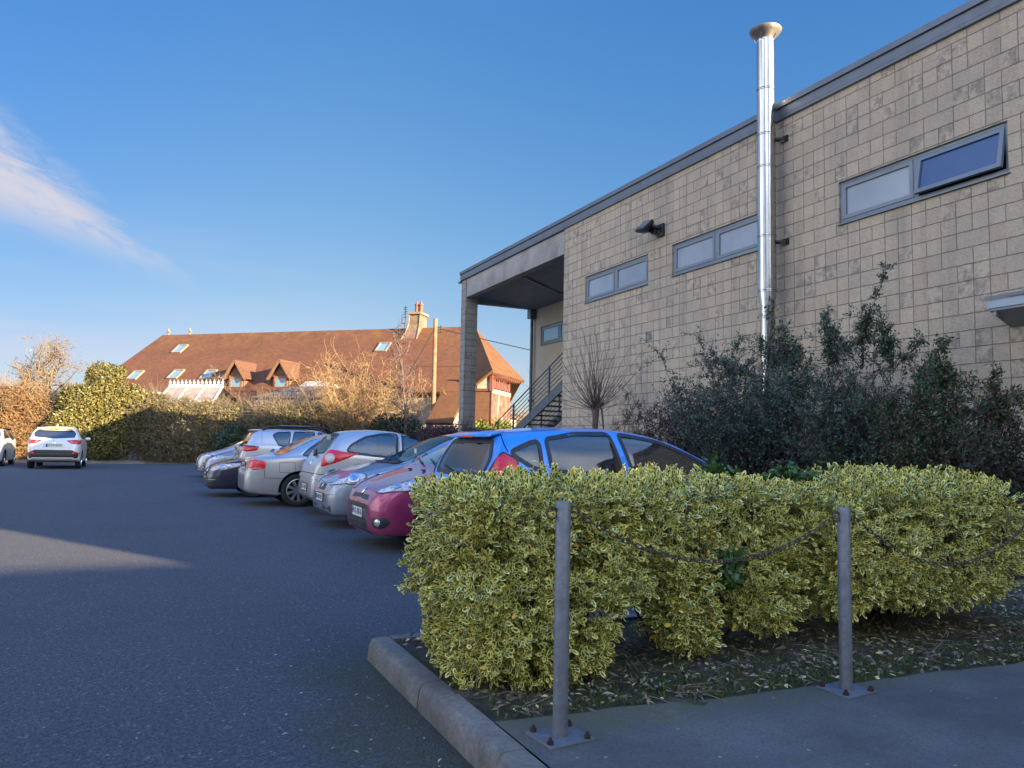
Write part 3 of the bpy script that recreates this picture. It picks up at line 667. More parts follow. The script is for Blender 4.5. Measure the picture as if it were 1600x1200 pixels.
M_TILE = mat_tiles('clay_tiles', (.092, .034, .0125), (.128, .051, .0195)); M_TILE2 = mat_tiles('dormer_tiles', (.085, .040, .021), (.11, .052, .028), False)
def mat_brick(name):
    g = G(name); p = g.obj(); b = g.n('ShaderNodeTexBrick', Scale=1.0, Mortar_Size=.008, Brick_Width=.22, Row_Height=.075, Color1=(.10, .052, .036), Color2=(.135, .075, .054), Mortar=(.19, .16, .12))
    s = g.n('ShaderNodeSeparateXYZ'); g.t.links.new(p, s.inputs[0]); cx = g.n('ShaderNodeCombineXYZ'); g.t.links.new(g.math('ADD', s.outputs[0], s.outputs[1]), cx.inputs[0]); g.t.links.new(s.outputs[2], cx.inputs[1])
    g.t.links.new(cx.outputs[0], b.inputs['Vector'])
    g.set(Base_Color=g.mix(g.rng(g.noise(2, 6, p, .7), .5, .7, 0, .5), b.outputs['Color'], (.30, .25, .16)), Roughness=.9); return g.m
M_BRICK = mat_brick('red_brick')
M_STONE = simple('pale_coping', (.20, .17, .12), .9, var=.2, scale=4)
M_LIME = simple('cream_wall', (.31, .28, .23), .9, var=.08, scale=1.5)
M_RED = simple('red_timber', (.17, .055, .038), .6, var=.15, scale=6)
M_LAP = None
def mat_lap():
    g = G('lapped_boards'); p = g.obj(); s = g.n('ShaderNodeSeparateXYZ'); g.t.links.new(p, s.inputs[0]); fr = g.math('FRACT', g.math('DIVIDE', s.outputs[2], .21))
    c = g.mix(g.rng(g.noise(3, 5, p), .3, .7), (.135, .066, .036), (.17, .086, .048)); c = g.mix(g.rng(fr, .14, .02, 0, .75), c, (.10, .04, .025))
    g.set(Base_Color=c, Roughness=.7); g.bump(fr, .6, .03); return g.m
M_LAP = mat_lap()
def mat_mural():
    g = G('painted_mural'); p = g.obj()
    c = g.mix(g.rng(g.noise(2.6, 5, p, .65), .42, .6), (.13, .045, .035), (.20, .085, .065))
    c = g.mix(g.rng(g.noise(3.1, 4, p, .6, 1.2), .60, .66, 0, .85), c, (.34, .28, .23)); g.set(Base_Color=c, Roughness=.8); return g.m
M_MURAL = mat_mural()
M_DPANE = simple('dark_window_pane', (.05, .065, .08), .06, var=.1, spec=.9)
M_BPANE = simple('pale_blue_pane', (.14, .24, .30), .06, var=.1, spec=.9)
HOUSE = Matrix.Translation((.71, 59.46, 0)) @ Matrix.Rotation(R(-41.54), 4, 'Z')
hs = empty('tiled_house', (.71, 59.46, 0), R(-41.54), 'large house under one long brown tiled roof with dormers and a flared brick chimney', 'house')
def rz_(y): return 8.45 + .82 * y       # front slope, y < 0
mb = MB()
# front slope (with the deep eave to the right) and the back slope, hip over the corner turret at the right end
A = (-.15, 0, 8.45); Bq = (23.3, 0, 8.5)
mb.add([A, (-.75, -3.1, 5.95), (-.35, -4.1, 5.1), (-.1, -6.6, rz_(-6.6)), (19.2, -6.6, rz_(-6.6)), (19.2, -5.45, rz_(-5.45)), (23.3, -5.45, rz_(-5.45)), (23.3, -7.6, 2.25), (24.75, -7.6, 2.25), (24.75, -5.45, 4.05), (26.2, -5.35, 5.22), Bq], [tuple(range(12))])
mb.add([A, Bq, (26.6, -.9, 5.15), (23.0, 6.6, 3.1), (-.1, 6.6, 3.1)], [(0, 1, 2, 3, 4)])
mb.add([Bq, (26.2, -5.35, 5.22), (26.75, -.8, 5.12)], [(0, 1, 2)])
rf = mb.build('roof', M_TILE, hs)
so = rf.modifiers.new('thick', 'SOLIDIFY'); so.thickness = .16; so.offset = -1
mb = MB(); mb.beam((-.15, 0, 8.5), (23.35, 0, 8.55), .22, .12).build('ridge_tiles', M_TILE2, rf)
for x, nm in ((.25, 0), (2.05, 0)):
    MB().box((x - .05, -.05, 8.5), (x + .05, .05, 8.95)).box((x - .16, -.05, 8.74), (x + .16, .05, 8.83)).lathe([(.09, 8.93), (.05, 9.02), (.001, 9.05)], 8, Matrix.Translation((x, 0, 0))).build('ridge_finial', M_STONE, rf)
# walls
mb = MB(); mb.box((0, -6.2, 0), (24.3, 6.0, 3.0)).box((19.3, -5.2, 3.0), (23.2, -2, 4.0)); mb.add([(0, -6.2, 3), (0, 6, 3), (0, 0, 8.1)], [(0, 1, 2)]); mb.build('wall', M_LIME, hs)
MB().box((24.3, -5.0, 0), (26.0, -1.5, 4.22)).build('boarded_wall', M_LAP, hs)
mb = MB(); mb.box((26.0, -5.03, 0), (26.05, -1.47, 4.24)); mu = mb.build('mural_wall', M_MURAL, hs)
MB().beam((26.07, -4.6, .2), (26.07, -3.75, 4.2), .04, .12).beam((26.07, -2.0, .2), (26.07, -2.65, 4.2), .04, .12).box((26.051, -5.03, 4.1), (26.09, -1.47, 4.34)).beam((26.07, -3.6, 2.1), (26.07, -3.1, 2.9), .03, .3).beam((26.07, -3.3, .9), (26.07, -2.7, 1.9), .03, .14).beam((26.07, -3.4, 1.9), (26.07, -4.0, .9), .03, .14).build('painted_beams', simple('pale_mural_paint', (.34, .27, .20), .85, var=.2, scale=5), mu)
MB().box((24.3, -5.06, 4.22), (26.06, -4.98, 4.34)).box((24.3, -5.06, 4.98), (26.06, -4.98, 5.12)).box((25.92, -5.09, 4.22), (26.09, -4.92, 5.12)).box((26.0, -4.92, 4.98), (26.08, -1.45, 5.1)).box((25.0, -5.05, 4.34), (25.08, -4.99, 4.98)).build('turret_frame', M_RED, hs)
tw = MB().box((24.4, -5.01, 4.34), (25.9, -4.99, 4.98)).build('turret_window', M_BPANE, hs)
MB().box((24.5, -5.03, 4.36), (24.9, -5.015, 4.96)).box((25.2, -5.03, 4.36), (25.75, -5.015, 4.96)).build('curtain', simple('net_curtain', (.42, .38, .30), .9, var=.25, scale=8), tw)
mb = MB(); fm = MB()
for k in range(5):
    y0 = -4.85 + k * .68; mb.box((26.01, y0 + .05, 4.40), (26.03, y0 + .63, 4.96)); fm.box((26.0, y0 - .04, 4.30), (26.07, y0 + .05, 4.98)).box((26.032, y0 + .30, 4.42), (26.045, y0 + .62, 4.95))
ew = mb.build('end_window', M_DPANE, hs); fm.build('mullion', M_RED, ew)
mb = MB()
for k in range(9): mb.box((26.0, -4.9 + k * .42, 4.93), (26.6, -4.8 + k * .42, 5.05))
mb.build('rafter_ends', M_RED, hs)
# dormers
def on_roof(x, y): return Vector((x, y, rz_(y)))
def dormer(xc, yf=-5.05, zt=6.05, w=1.15):
    zb = rz_(yf); d = MB(); we = zt - .92
    d.add([(xc - w / 2, yf, zb - .2), (xc + w / 2, yf, zb - .2), (xc + w / 2, yf, we), (xc, yf, zt - .1), (xc - w / 2, yf, we)], [(0, 1, 2, 3, 4)])
    for s_ in (-1, 1): x = xc + s_ * w / 2; d.add([(x, yf, zb - .2), (x, yf, we), (x, (we - 8.45) / .82, we)], [(0, 1, 2)])
    o = d.build('dormer', M_BRICK, hs)
    r = MB(); yb = (zt - 8.45) / .82; e = w / 2 + .22; ye = (we - .22 - 8.45) / .82
    r.add([(xc, yf - .25, zt), (xc, yb, zt), (xc + e, ye, we - .22), (xc + e, yf - .25, we - .22)], [(0, 1, 2, 3)]); r.add([(xc, yf - .25, zt), (xc - e, yf - .25, we - .22), (xc - e, ye, we - .22), (xc, yb, zt)], [(0, 1, 2, 3)])
    ro = r.build('dormer_roof', M_TILE2, o); sm = ro.modifiers.new('t', 'SOLIDIFY'); sm.thickness = .09
    MB().beam((xc, yf - .27, zt + .0), (xc + e, yf - .27, we - .24), .05, .14).beam((xc, yf - .27, zt), (xc - e, yf - .27, we - .24), .05, .14).build('barge_board', simple('tan_timber', (.19, .10, .055), .7, var=.15), o)
    MB().box((xc - .36, yf - .05, zb + .05), (xc + .36, yf - .01, we - .12)).build('dormer_window', M_BPANE, o)
    MB().box((xc - .46, yf - .07, zb - .02), (xc - .34, yf, we - .02)).box((xc + .34, yf - .07, zb - .02), (xc + .46, yf, we - .02)).box((xc - .34, yf - .07, we - .14), (xc + .34, yf, we - .02)).box((xc - .34, yf - .07, zb - .02), (xc + .34, yf, zb + .08)).build('dormer_frame', simple('orange_timber', (.24, .10, .045), .6, var=.15), o)
dormer(9.75); dormer(12.85)
def skylight(x, y, w=.62, h=.85):
    c = on_roof(x, y); n = Vector((0, -.634, .773)); t = Vector((0, .773, .634)); M = Matrix(((1, t.x, n.x, c.x), (0, t.y, n.y, c.y), (0, t.z, n.z, c.z), (0, 0, 0, 1)))
    c = c + n * .17; M = Matrix(((1, t.x, n.x, c.x), (0, t.y, n.y, c.y), (0, t.z, n.z, c.z), (0, 0, 0, 1))); f = MB(); e = .08
    f.box((-w / 2 - e, -h / 2 - e, 0), (w / 2 + e, -h / 2, .11), M).box((-w / 2 - e, h / 2, 0), (w / 2 + e, h / 2 + e, .11), M).box((-w / 2 - e, -h / 2, 0), (-w / 2, h / 2, .11), M).box((w / 2, -h / 2, 0), (w / 2 + e, h / 2, .11), M)
    o = f.build('skylight', M_STONE, hs); MB().box((-w / 2, -h / 2, .03), (w / 2, h / 2, .06), M).build('skylight_glass', M_BPANE, o)
for x, y in ((2.7, -1.55), (1.4, -4.0), (4.5, -3.95), (7.0, -4.0), (17.9, -1.75)): skylight(x, y)
# flared chimney
ch = MB(); lv = [(6.6, 18.35, 19.85, -1.8, 1.0), (7.3, 18.5, 19.8, -1.35, .8), (7.75, 18.75, 19.78, -1.1, .65), (8.25, 18.93, 19.76, -.85, .55), (8.8, 19.03, 19.75, -.65, .5), (9.42, 19.06, 19.75, -.6, .5)]
vs = [p for z, x0, x1, y0, y1 in lv for p in ((x0, y0, z), (x1, y0, z), (x1, y1, z), (x0, y1, z))]
fs = [(i * 4 + j, i * 4 + (j + 1) % 4, (i + 1) * 4 + (j + 1) % 4, (i + 1) * 4 + j) for i in range(5) for j in range(4)]
ch.add(vs, fs); co = ch.build('chimney', M_BRICK, hs)
MB().box((18.95, -.72, 9.42), (19.86, .62, 9.55)).build('chimney_coping', M_STONE, co)
for x in (19.27, 19.55): MB().lathe([(.15, 9.55), (.125, 9.62), (.125, 10.05), (.16, 10.1), (.16, 10.17), (.09, 10.17), (.04, 10.36), (.001, 10.4)], 12, Matrix.Translation((x, 0, 0))).build('chimney_pot', simple('chimney_pot_clay', (.16, .085, .06), .8, var=.25), co)
mb = MB()
for i in range(5):
    z0, a0, _, y0, _ = lv[i]; z1, a1, _, y1, _ = lv[i + 1]; mb.beam((a0 - .02, y0 - .02, z0), (a1 - .02, y1 - .02, z1), .07, .07)
    mb.beam((lv[i][2] + .02, y0 - .02, z0), (lv[i + 1][2] + .02, y1 - .02, z1), .06, .06)
mb.beam((18.45, -1.4, 7.28), (19.85, -1.4, 7.31), .08, .08); mb.build('chimney_trim', M_STONE, co)
# tv aerial
ae = empty('tv_aerial', tuple(HOUSE @ Vector((18.35, .25, 8.4))), R(-41.5), 'thin television aerial on the ridge just left of the chimney', 'aerial')
mb = MB().tube([(0, 0, 0), (0, 0, 1.75)], .025, 5).tube([(-.22, 0, .6), (-.22, 0, 1.2)], .02, 5).tube([(-.22, 0, .6), (0, 0, .6)], .02, 5)
for z in (1.0, 1.2, 1.35, 1.5, 1.62): mb.tube([(-.14, 0, z - .03), (.14, 0, z + .03)], .016, 4)
mb.build('mast', M_BLACK, ae)
# lean-to conservatory and slate outbuilding in front of the house
cv = empty('conservatory', tuple(HOUSE @ Vector((9.2, -9, -.12))), R(-41.54), 'white conservatory roof with a row of pointed finials along its ridge', 'conservatory')
fr = MB(); gl = MB(); X0, X1 = -.9, 2.55
for k in range(4): x = X0 + (X1 - X0) * k / 3; fr.beam((x + (-.18 if k == 0 else .1 if k == 3 else 0), -.8, 3.45), (x, 0, 4.30), .08, .08); fr.box((x - .05, -.84, 0), (x + .05, -.76, 3.45))
fr.beam((X0 - .25, -.8, 3.45), (X1 + .15, -.8, 3.45), .12, .12); fr.beam((X0 - .05, 0, 4.34), (X1 + .05, 0, 4.34), .10, .16); fr.box((X0 - .2, -.86, 0), (X1 + .15, -.82, 1.0))
fr.build('frame', M_WHITE, cv)
fn = MB()
for k in range(14): x = X0 + (X1 - X0) * k / 13; fn.lathe([(.035, 4.42), (.07, 4.52), (.03, 4.60), (.001, 4.70)], 6, Matrix.Translation((x, 0, 0)))
fn.build('finials', M_WHITE, cv)
gl.add([(X0 - .15, -.8, 3.44), (X1 + .1, -.8, 3.44), (X1, 0, 4.28), (X0, 0, 4.28), (X0, 2.2, 3.28), (X1, 2.2, 3.28)], [(0, 1, 2, 3), (3, 2, 5, 4)]); gl.build('glass', simple('conservatory_glass', (.30, .25, .19), .15, var=.2, scale=3, spec=.8), cv)
ob = empty('slate_outbuilding', tuple(HOUSE @ Vector((14.9, -7.3, 0))), R(-41.54), 'low outbuilding with a hipped slate roof behind the hedge', 'outbuilding')
mb = MB(); mb.add([(-2.5, -.2, 3.68), (2.2, -.2, 3.68), (1.6, 1.0, 4.42), (-.5, 1.0, 4.36), (2.3, 2.2, 3.66), (-2.5, 2.2, 3.66)], [(0, 1, 2, 3), (1, 4, 2), (4, 5, 3, 2), (5, 0, 3)]); mb.build('roof', mat_tiles('slates', (.16, .125, .10), (.24, .185, .14), False), ob)
MB().box((-2.2, 0, 0), (2.0, 1.05, 3.67)).build('wall', simple('grey_render', (.30, .28, .26), .9), ob)
MB().prism([(-.1, 4.40), (2.1, 4.36), (2.0, 4.55), (1.2, 4.72), (.3, 4.68)], 1.1, 1.7, 'y').build('lantern', M_WHITE, ob)
ex = empty('flat_roof_extension', tuple(HOUSE @ Vector((7.0, -9.4, 0))), R(-41.54), 'low cream extension with a flat white roof edge left of the conservatory', 'extension')
MB().box((-1.3, 0, 0), (.7, 3, 3.55)).build('wall', M_LIME, ex); MB().box((-1.5, -.15, 3.55), (.85, 3.1, 3.85)).build('roof_edge', M_WHITE, ex)
rl = empty('balcony_railing', tuple(HOUSE @ Vector((13.5, -7.6, 0))), R(-41.54), 'thin dark railing below the two dormers', 'railing')
mb = MB().box((-3.2, -.015, 4.02), (3.0, .015, 4.05)).box((-3.2, -.015, 3.3), (3.0, .015, 3.33))
for k in range(22): mb.box((-3.2 + k * .29 - .01, -.01, 3.0), (-3.2 + k * .29 + .01, .01, 4.03))
mb.build('bars', M_BLACK, rl)
# telegraph pole and its wires
pl = empty('telegraph_pole', (13.9, 39.5, 0), 0, 'weathered brown timber telegraph pole in front of the house', 'pole')
M_POLE = mat_bark('pole_timber', (.17, .085, .05), (.28, .17, .10), 5)
MB().tube([(0, 0, 0), (-.02, 0, 8.1)], [.14, .105], 10).build('pole', M_POLE, pl, smooth=True)
mb = MB()
for z in (7.35, 7.5, 7.65): mb.tube([(.1, -.05, z), (.28, -.08, z)], .02, 5); mb.lathe([(.03, z), (.045, z + .04), (.03, z + .09), (.001, z + .1)], 7, Matrix.Translation((.28, -.08, 0)))
mb.build('insulators', M_BLACK, pl)
def wire(name, p, q, sag, label, r=.012):
    pts = [Vector(p).lerp(Vector(q), t / 16) - Vector((0, 0, sag * 4 * (t / 16) * (1 - t / 16))) for t in range(17)]
    o = MB().tube(pts, r, 5).build(name, M_BLACK, None, smooth=True); tag(o, label, 'wire')
wire('overhead_wire', (14.18, 39.42, 7.55), (27.5, 33.0, 4.6), .10, 'black overhead wire running from the pole across the porch opening', .024)
wire('stay_wire', (13.85, 39.42, 7.6), (11.3, 40.6, 2.4), .0, 'taut stay wire slanting down to the left of the pole', .020)

# ================================================================== planting
def shoots_to_leaves(P, N, rng, per, L, W, spread=(.35, 1.25), detail=2, step=.012):
    """whorls of leaves at shoot tips P growing along N"""
    n = len(P); ax = unit(N + rng.normal(0, .35, P.shape) + np.array([0, 0, .25])); t1 = unit(np.cross(ax, rng.normal(0, 1, P.shape))); t2 = np.cross(ax, t1)
    Ps, As, Ns = [], [], []
    for k in range(per):
        a = k * 2.4 + rng.uniform(0, .7, n); el = spread[0] + (spread[1] - spread[0]) * (k / max(1, per - 1)) + rng.normal(0, .12, n)
        rad = t1 * np.cos(a)[:, None] + t2 * np.sin(a)[:, None]
        A = ax * np.cos(el)[:, None] + rad * np.sin(el)[:, None]; Nn = ax * np.sin(el)[:, None] - rad * np.cos(el)[:, None]
        Ps.append(P - ax * (step * k)); As.append(A); Ns.append(Nn)
    P2 = np.concatenate(Ps); m = len(P2)
    return leaf_geo(P2, np.concatenate(As), np.concatenate(Ns), L * rng.uniform(.5, 1.25, m), W * rng.uniform(.6, 1.25, m), rng, detail)

HG = 'variegated hedge shrubs in the bed'
def hedge_shrub(label, lobes, nshoot, seed, base, nstem=12, green=None):
    rng = np.random.default_rng(seed); root = empty('hedge_shrub', (base[0], base[1], .1), 0, label, 'shrub', HG); off = np.array([base[0], base[1], .1])
    P, N = lobe_pts(lobes, nshoot, rng, .022, .055, 6.5)
    hol = np.sin(P[:, 0] * 9 + seed) + np.sin(P[:, 2] * 11 + 2 * seed + P[:, 1] * 5) + np.sin(P[:, 0] * 5.3 - P[:, 2] * 7.1); k = hol < 1.55 + .6 * rng.random(len(P)); P, N = P[k], N[k]      # hollows
    gs = [shoots_to_leaves(P - off, N, rng, 10, .0395, .0205)]
    P2, N2 = lobe_pts([(c, [q * .86 for q in h], p) for c, h, p in lobes], int(nshoot * .7), rng, .05, .05, 6.5)
    gs.append(shoots_to_leaves(P2 - off, N2, rng, 8, .045, .024, detail=1))
    P3, N3 = lobe_pts([(c, [q * .62 for q in h], p) for c, h, p in lobes], int(nshoot * .45), rng, .06, .05, 6.5); gs.append(shoots_to_leaves(P3 - off, N3, rng, 7, .055, .030, detail=1))
    # strays poking above the clipped face
    k = rng.choice(len(P), 26); k = k[N[k][:, 2] > .3]
    if len(k): gs.append(shoots_to_leaves(P[k] + N[k] * rng.uniform(.02, .07, (len(k), 1)) - off, N[k], rng, 10, .048, .025))
    V, F, U, r = cat_geo(gs); np_mesh('foliage', V, F, M_VARI, root, U, r, True)
    if green is not None:
        Pg, Ng = lobe_pts(green, 150, rng, .02, .03); V, F, U, r = shoots_to_leaves(Pg - off, Ng, rng, 9, .05, .028); np_mesh('reverted_foliage', V, F, M_GREENL, root, U, r, True)
    # stems fanning from the ground into the leaves
    st_ = np.stack([rng.normal(0, .10, nstem * 3), rng.normal(0, .08, nstem * 3), np.full(nstem * 3, -.03)], 1)
    tgt = P[rng.choice(len(P), nstem * 3)] - off; s1_ = grow(st_, (tgt - st_) * np.array([1, 1, 1.2]) + np.array([0, 0, .25]), np.linalg.norm(tgt - st_, axis=1) * .84, 9, rng, .10, .02, .011, .004)
    mid = s1_[0][:, 4:8].reshape(-1, 3); mid = np.repeat(mid, 3, 0); s2_ = grow(mid, rng.normal(0, 1, mid.shape) + np.array([0, 0, .4]), rng.uniform(.10, .22, len(mid)), 5, rng, .2, .05, .004, .0015)
    twig_obj('stems', [s1_, s2_], M_TWIG, root, 5); return root
M_GREENL = mat_leaf('reverted_green_leaf', (.035, .085, .022), (.075, .15, .04), .15, .35)
hedge_shrub('nearest variegated shrub, clipped square, at the kerb corner behind the left post', [((1.84, 3.74, .78), (.555, .50, .325), 6), ((1.80, 3.68, .41), (.44, .46, .345), 3.6)], 2000, 1, (1.86, 3.78))
hedge_shrub('middle variegated shrub with ragged bottom, dark gap to its left, behind the hanging chain', [((3.03, 3.86, .87), (.80, .47, .24), 5), ((2.74, 3.56, .46), (.22, .24, .33), 2.6), ((3.34, 3.60, .48), (.29, .24, .30), 2.6), ((3.62, 3.75, .70), (.28, .34, .30), 3)], 2000, 2, (3.05, 3.85),
            green=[((2.43, 3.55, .86), (.10, .10, .17), 2), ((2.95, 3.40, .62), (.10, .05, .12), 2), ((3.3, 3.9, 1.11), (.14, .12, .05), 2), ((3.8, 3.8, 1.10), (.2, .14, .05), 2)])
hedge_shrub('rightmost variegated shrub, broad and rounded, behind and right of the right post', [((4.62, 3.74, .70), (.95, .55, .44), 4.4), ((4.0, 3.7, .62), (.34, .46, .36), 3.5)], 2400, 3, (4.6, 3.8), 14)

# fallen leaves, twigs and small weeds in the bed
rng = np.random.default_rng(11)
n = 6000; Pl = np.stack([rng.uniform(1.38, 7.2, n), 2.6 + 1.85 * rng.random(n) ** 1.4, np.full(n, .137)], 1); Pl = Pl[Pl[:, 1] > np.array([path_edge(x) for x in Pl[:, 0]]) + .005]; n = len(Pl)
A = np.stack([rng.normal(0, 1, n), rng.normal(0, 1, n), rng.normal(0, .18, n)], 1); N = np.array([0, 0, 1.]) + rng.normal(0, .35, (n, 3))
M_LITTER = mat_leaf('fallen_leaf', (.075, .056, .038), (.30, .235, .145), 0, .8, ((.48, .42, .20), .88))
V, F, U, r = leaf_geo(Pl, A, N, rng.uniform(.018, .055, n), rng.uniform(.008, .022, n), rng, 1, .5)
tag(np_mesh('leaf_litter', V, F, M_LITTER, None, U, r), kind='stuff')
s_ = grow(np.stack([rng.uniform(1.5, 5.5, 220), rng.uniform(2.95, 4.3, 220), np.full(220, .14)], 1), np.stack([rng.normal(0, 1, 220), rng.normal(0, 1, 220), np.zeros(220)], 1), rng.uniform(.06, .25, 220), 4, rng, .12, 0, .003, .0015)
tag(twig_obj('fallen_twigs', [s_], simple('dry_twig', (.17, .13, .09), .9, var=.3), None, 3), kind='stuff')
n = 4200; Pm = np.stack([rng.uniform(1.4, 6.5, n), np.zeros(n), np.full(n, .122)], 1); Pm[:, 1] = [path_edge(x) + rng.exponential(.30) + .01 for x in Pm[:, 0]]
V, F, U, r = leaf_geo(Pm, rng.normal(0, .5, (n, 3)) + np.array([0, 0, 1]), rng.normal(0, 1, (n, 3)), rng.uniform(.012, .035, n), .010, rng, 0)
tag(np_mesh('moss_and_weeds', V, F, mat_leaf('moss', (.030, .050, .010), (.075, .10, .022), .1, .8), None, U, r), kind='stuff')
Pw = np.array([[2.30, 3.12, .125]]); V, F, U, r = shoots_to_leaves(np.repeat(Pw, 12, 0) + rng.normal(0, .018, (12, 3)) * np.array([1, 1, .3]) + np.array([0, 0, .02]), np.tile(np.array([[0, 0, 1.]]), (12, 1)), rng, 6, .030, .014)
tag(np_mesh('weed', V, F, M_GREENL, None, U, r), 'small bright green weed growing in the soil right of the left post', 'weed')
n = 120; Pa = np.stack([1.18 - rng.exponential(.45, n), rng.uniform(1.6, 5.2, n), np.full(n, .006)], 1); Pa = np.concatenate([Pa, np.stack([rng.uniform(-2.5, 1, 26), rng.uniform(2.2, 7, 26), np.full(26, .006)], 1)]); n = len(Pa)
V, F, U, r = leaf_geo(Pa, np.stack([rng.normal(0, 1, n), rng.normal(0, 1, n), np.zeros(n)], 1), np.array([0, 0, 1.]) + rng.normal(0, .1, (n, 3)), rng.uniform(.008, .032, n), rng.uniform(.006, .016, n), rng, 1)
tag(np_mesh('scattered_litter', V, F, mat_leaf('pale_flake', (.16, .16, .15), (.38, .38, .36), 0, .8), None, U, r), kind='stuff')

# ---------------------------------------------------------------- dark spiny shrubs at the foot of the wall
def spiny_shrub(label, base, rad, height, nshoot, nleaf, seed, la, lb, third=None, spikes=(), lw=(.036, .018), dens=1., up=.06):
    rng = np.random.default_rng(seed); root = empty('wall_shrub', (*base, .1), 0, label, 'shrub', 'dark shrubs along the foot of the block wall')
    m = mat_leaf('wall_shrub_leaf', la, lb, .12, .5, third)
    st_ = np.stack([rng.normal(0, rad[0] * .35, nshoot), rng.normal(0, rad[1] * .45, nshoot), np.zeros(nshoot)], 1)
    aim = np.stack([rng.normal(0, rad[0] * .7, nshoot), rng.normal(0, rad[1] * .7, nshoot), height * rng.uniform(.6, 1.05, nshoot)], 1)
    L = np.linalg.norm(aim - st_, axis=1) * rng.uniform(.8, 1.05, nshoot)
    s1_ = grow(st_, aim - st_ + np.array([0, 0, .5]), L, 12, rng, .13, up * .3, .011, .003)
    bp = s1_[0][:, 3:].reshape(-1, 3); bp = bp[rng.choice(len(bp), int(len(bp) * dens))]; bp = np.repeat(bp, 2, 0)
    s2_ = grow(bp, rng.normal(0, 1, bp.shape) + np.array([0, 0, .35]), rng.uniform(.15, .50, len(bp)), 6, rng, .22, .03, .004, .0015)
    sets = [s1_, s2_]
    for (q, h) in spikes:
        k = 4; sp0 = np.tile(np.array([[q[0] - base[0], q[1] - base[1], q[2] - .1]]), (k, 1)); d = np.concatenate([[[.03, .10, 1]], rng.normal(0, .35, (k - 1, 3)) + np.array([0, 0, 1.])])
        ss = grow(sp0, d, np.concatenate([[h], rng.uniform(.4, .75, k - 1) * h]), 12, rng, .055, .02, .008, .002); sets.append(ss)
        b3 = np.repeat(ss[0][:, 4:].reshape(-1, 3), 2, 0); s3 = grow(b3, rng.normal(0, 1, b3.shape) + np.array([0, 0, .55]), rng.uniform(.06, .20, len(b3)), 6, rng, .10, .02, .003, .0015); sets.append(s3)
    lp = np.concatenate([q[0][:, 1:].reshape(-1, 3) for q in sets[1:]] + [s1_[0][:, 6:].reshape(-1, 3)]); ld = np.concatenate([(q[0][:, 1:] - q[0][:, :-1]).reshape(-1, 3) for q in sets[1:]] + [(s1_[0][:, 6:] - s1_[0][:, 5:-1]).reshape(-1, 3)])
    i = rng.choice(len(lp), nleaf); P = lp[i] + rng.normal(0, .022, (nleaf, 3)); A = unit(ld[i]) + rng.normal(0, .8, (nleaf, 3))
    V, F, U, r = leaf_geo(P, A, rng.normal(0, .6, (nleaf, 3)) + np.array([0, 0, 1]), lw[0] * rng.uniform(.7, 1.4, nleaf), lw[1] * rng.uniform(.7, 1.4, nleaf), rng, 0)
    np_mesh('foliage', V, F, m, root, U, r); twig_obj('branches', sets, M_TWIG, root, 3); return root
DG = ((.046, .080, .054), (.10, .155, .10))
spiny_shrub('olive brown thinning shrub just right of the pollarded willow', (8.7, 12.5), (.45, .85), 2.0, 40, 20000, 21, (.060, .056, .028), (.125, .105, .052), lw=(.028, .012))
spiny_shrub('purple brown shrub between the olive shrub and the tall dark shrub', (8.6, 10.7), (.45, .85), 2.45, 46, 34000, 22, (.050, .030, .036), (.10, .060, .062), ((.03, .045, .03), .75))
spiny_shrub('largest dark bluish green shrub hiding the foot of the flue', (8.25, 8.75), (.6, .95), 2.75, 80, 60000, 23, *DG, third=((.075, .055, .040), .80), lw=(.036, .018), dens=1.7, spikes=[((8.4, 8.8, 2.5), 1.0), ((8.4, 9.5, 2.3), .8), ((8.3, 8.2, 2.4), .7)])
spiny_shrub('dark shrub with one tall whip standing clear against the blockwork', (8.3, 7.15), (.5, .75), 2.45, 50, 34000, 24, (.046, .080, .052), (.10, .15, .088), ((.060, .030, .028), .86), spikes=[((8.35, 7.05, 2.35), 1.35), ((8.3, 7.5, 2.4), .7), ((8.3, 6.55, 2.3), .7)])
spiny_shrub('green and reddish shrub at the right edge below the canopy', (8.0, 5.75), (.55, .8), 2.0, 50, 42000, 25, (.042, .080, .034), (.10, .155, .066), ((.085, .030, .026), .72), spikes=[((8.2, 5.9, 1.95), .6), ((8.1, 5.1, 1.6), .5)])
spiny_shrub('low loose shrub at the extreme right edge of the wall bed', (7.7, 4.85), (.4, .4), 1.5, 26, 14000, 26, (.020, .036, .018), (.05, .07, .03), ((.085, .030, .026), .72))

# pollarded willow by the porch
wl = empty('pollarded_willow', (8.8, 14.4, .1), 0, 'bare pollarded willow with a fan of thin shoots at the corner of the block wall', 'tree')
rng = np.random.default_rng(31)
MB().tube([(0, 0, -.1), (.01, 0, .8), (0, .01, 1.5), (.01, 0, 1.82), (0, 0, 1.98), (0, 0, 2.08)], [.075, .062, .056, .070, .090, .05], 12).build('trunk', M_TWIGR, wl, smooth=True)
n = 95; a = rng.uniform(0, 6.28, n); el = np.clip(rng.normal(.85, .42, n), -.1, 1.5)
d = np.stack([np.cos(a) * np.cos(el), np.sin(a) * np.cos(el), np.sin(el)], 1)
s1_ = grow(d * .07 + np.array([0, 0, 1.98]), d, rng.uniform(.5, 1.95, n), 10, rng, .09, .075, .0065, .002)
n2 = 30; a = rng.uniform(0, 6.28, n2); s2_ = grow(np.stack([np.cos(a) * .07, np.sin(a) * .07, rng.uniform(.4, 1.7, n2)], 1), np.stack([np.cos(a), np.sin(a), np.full(n2, .35)], 1), rng.uniform(.5, 1.1, n2), 8, rng, .08, .04, .005, .002)
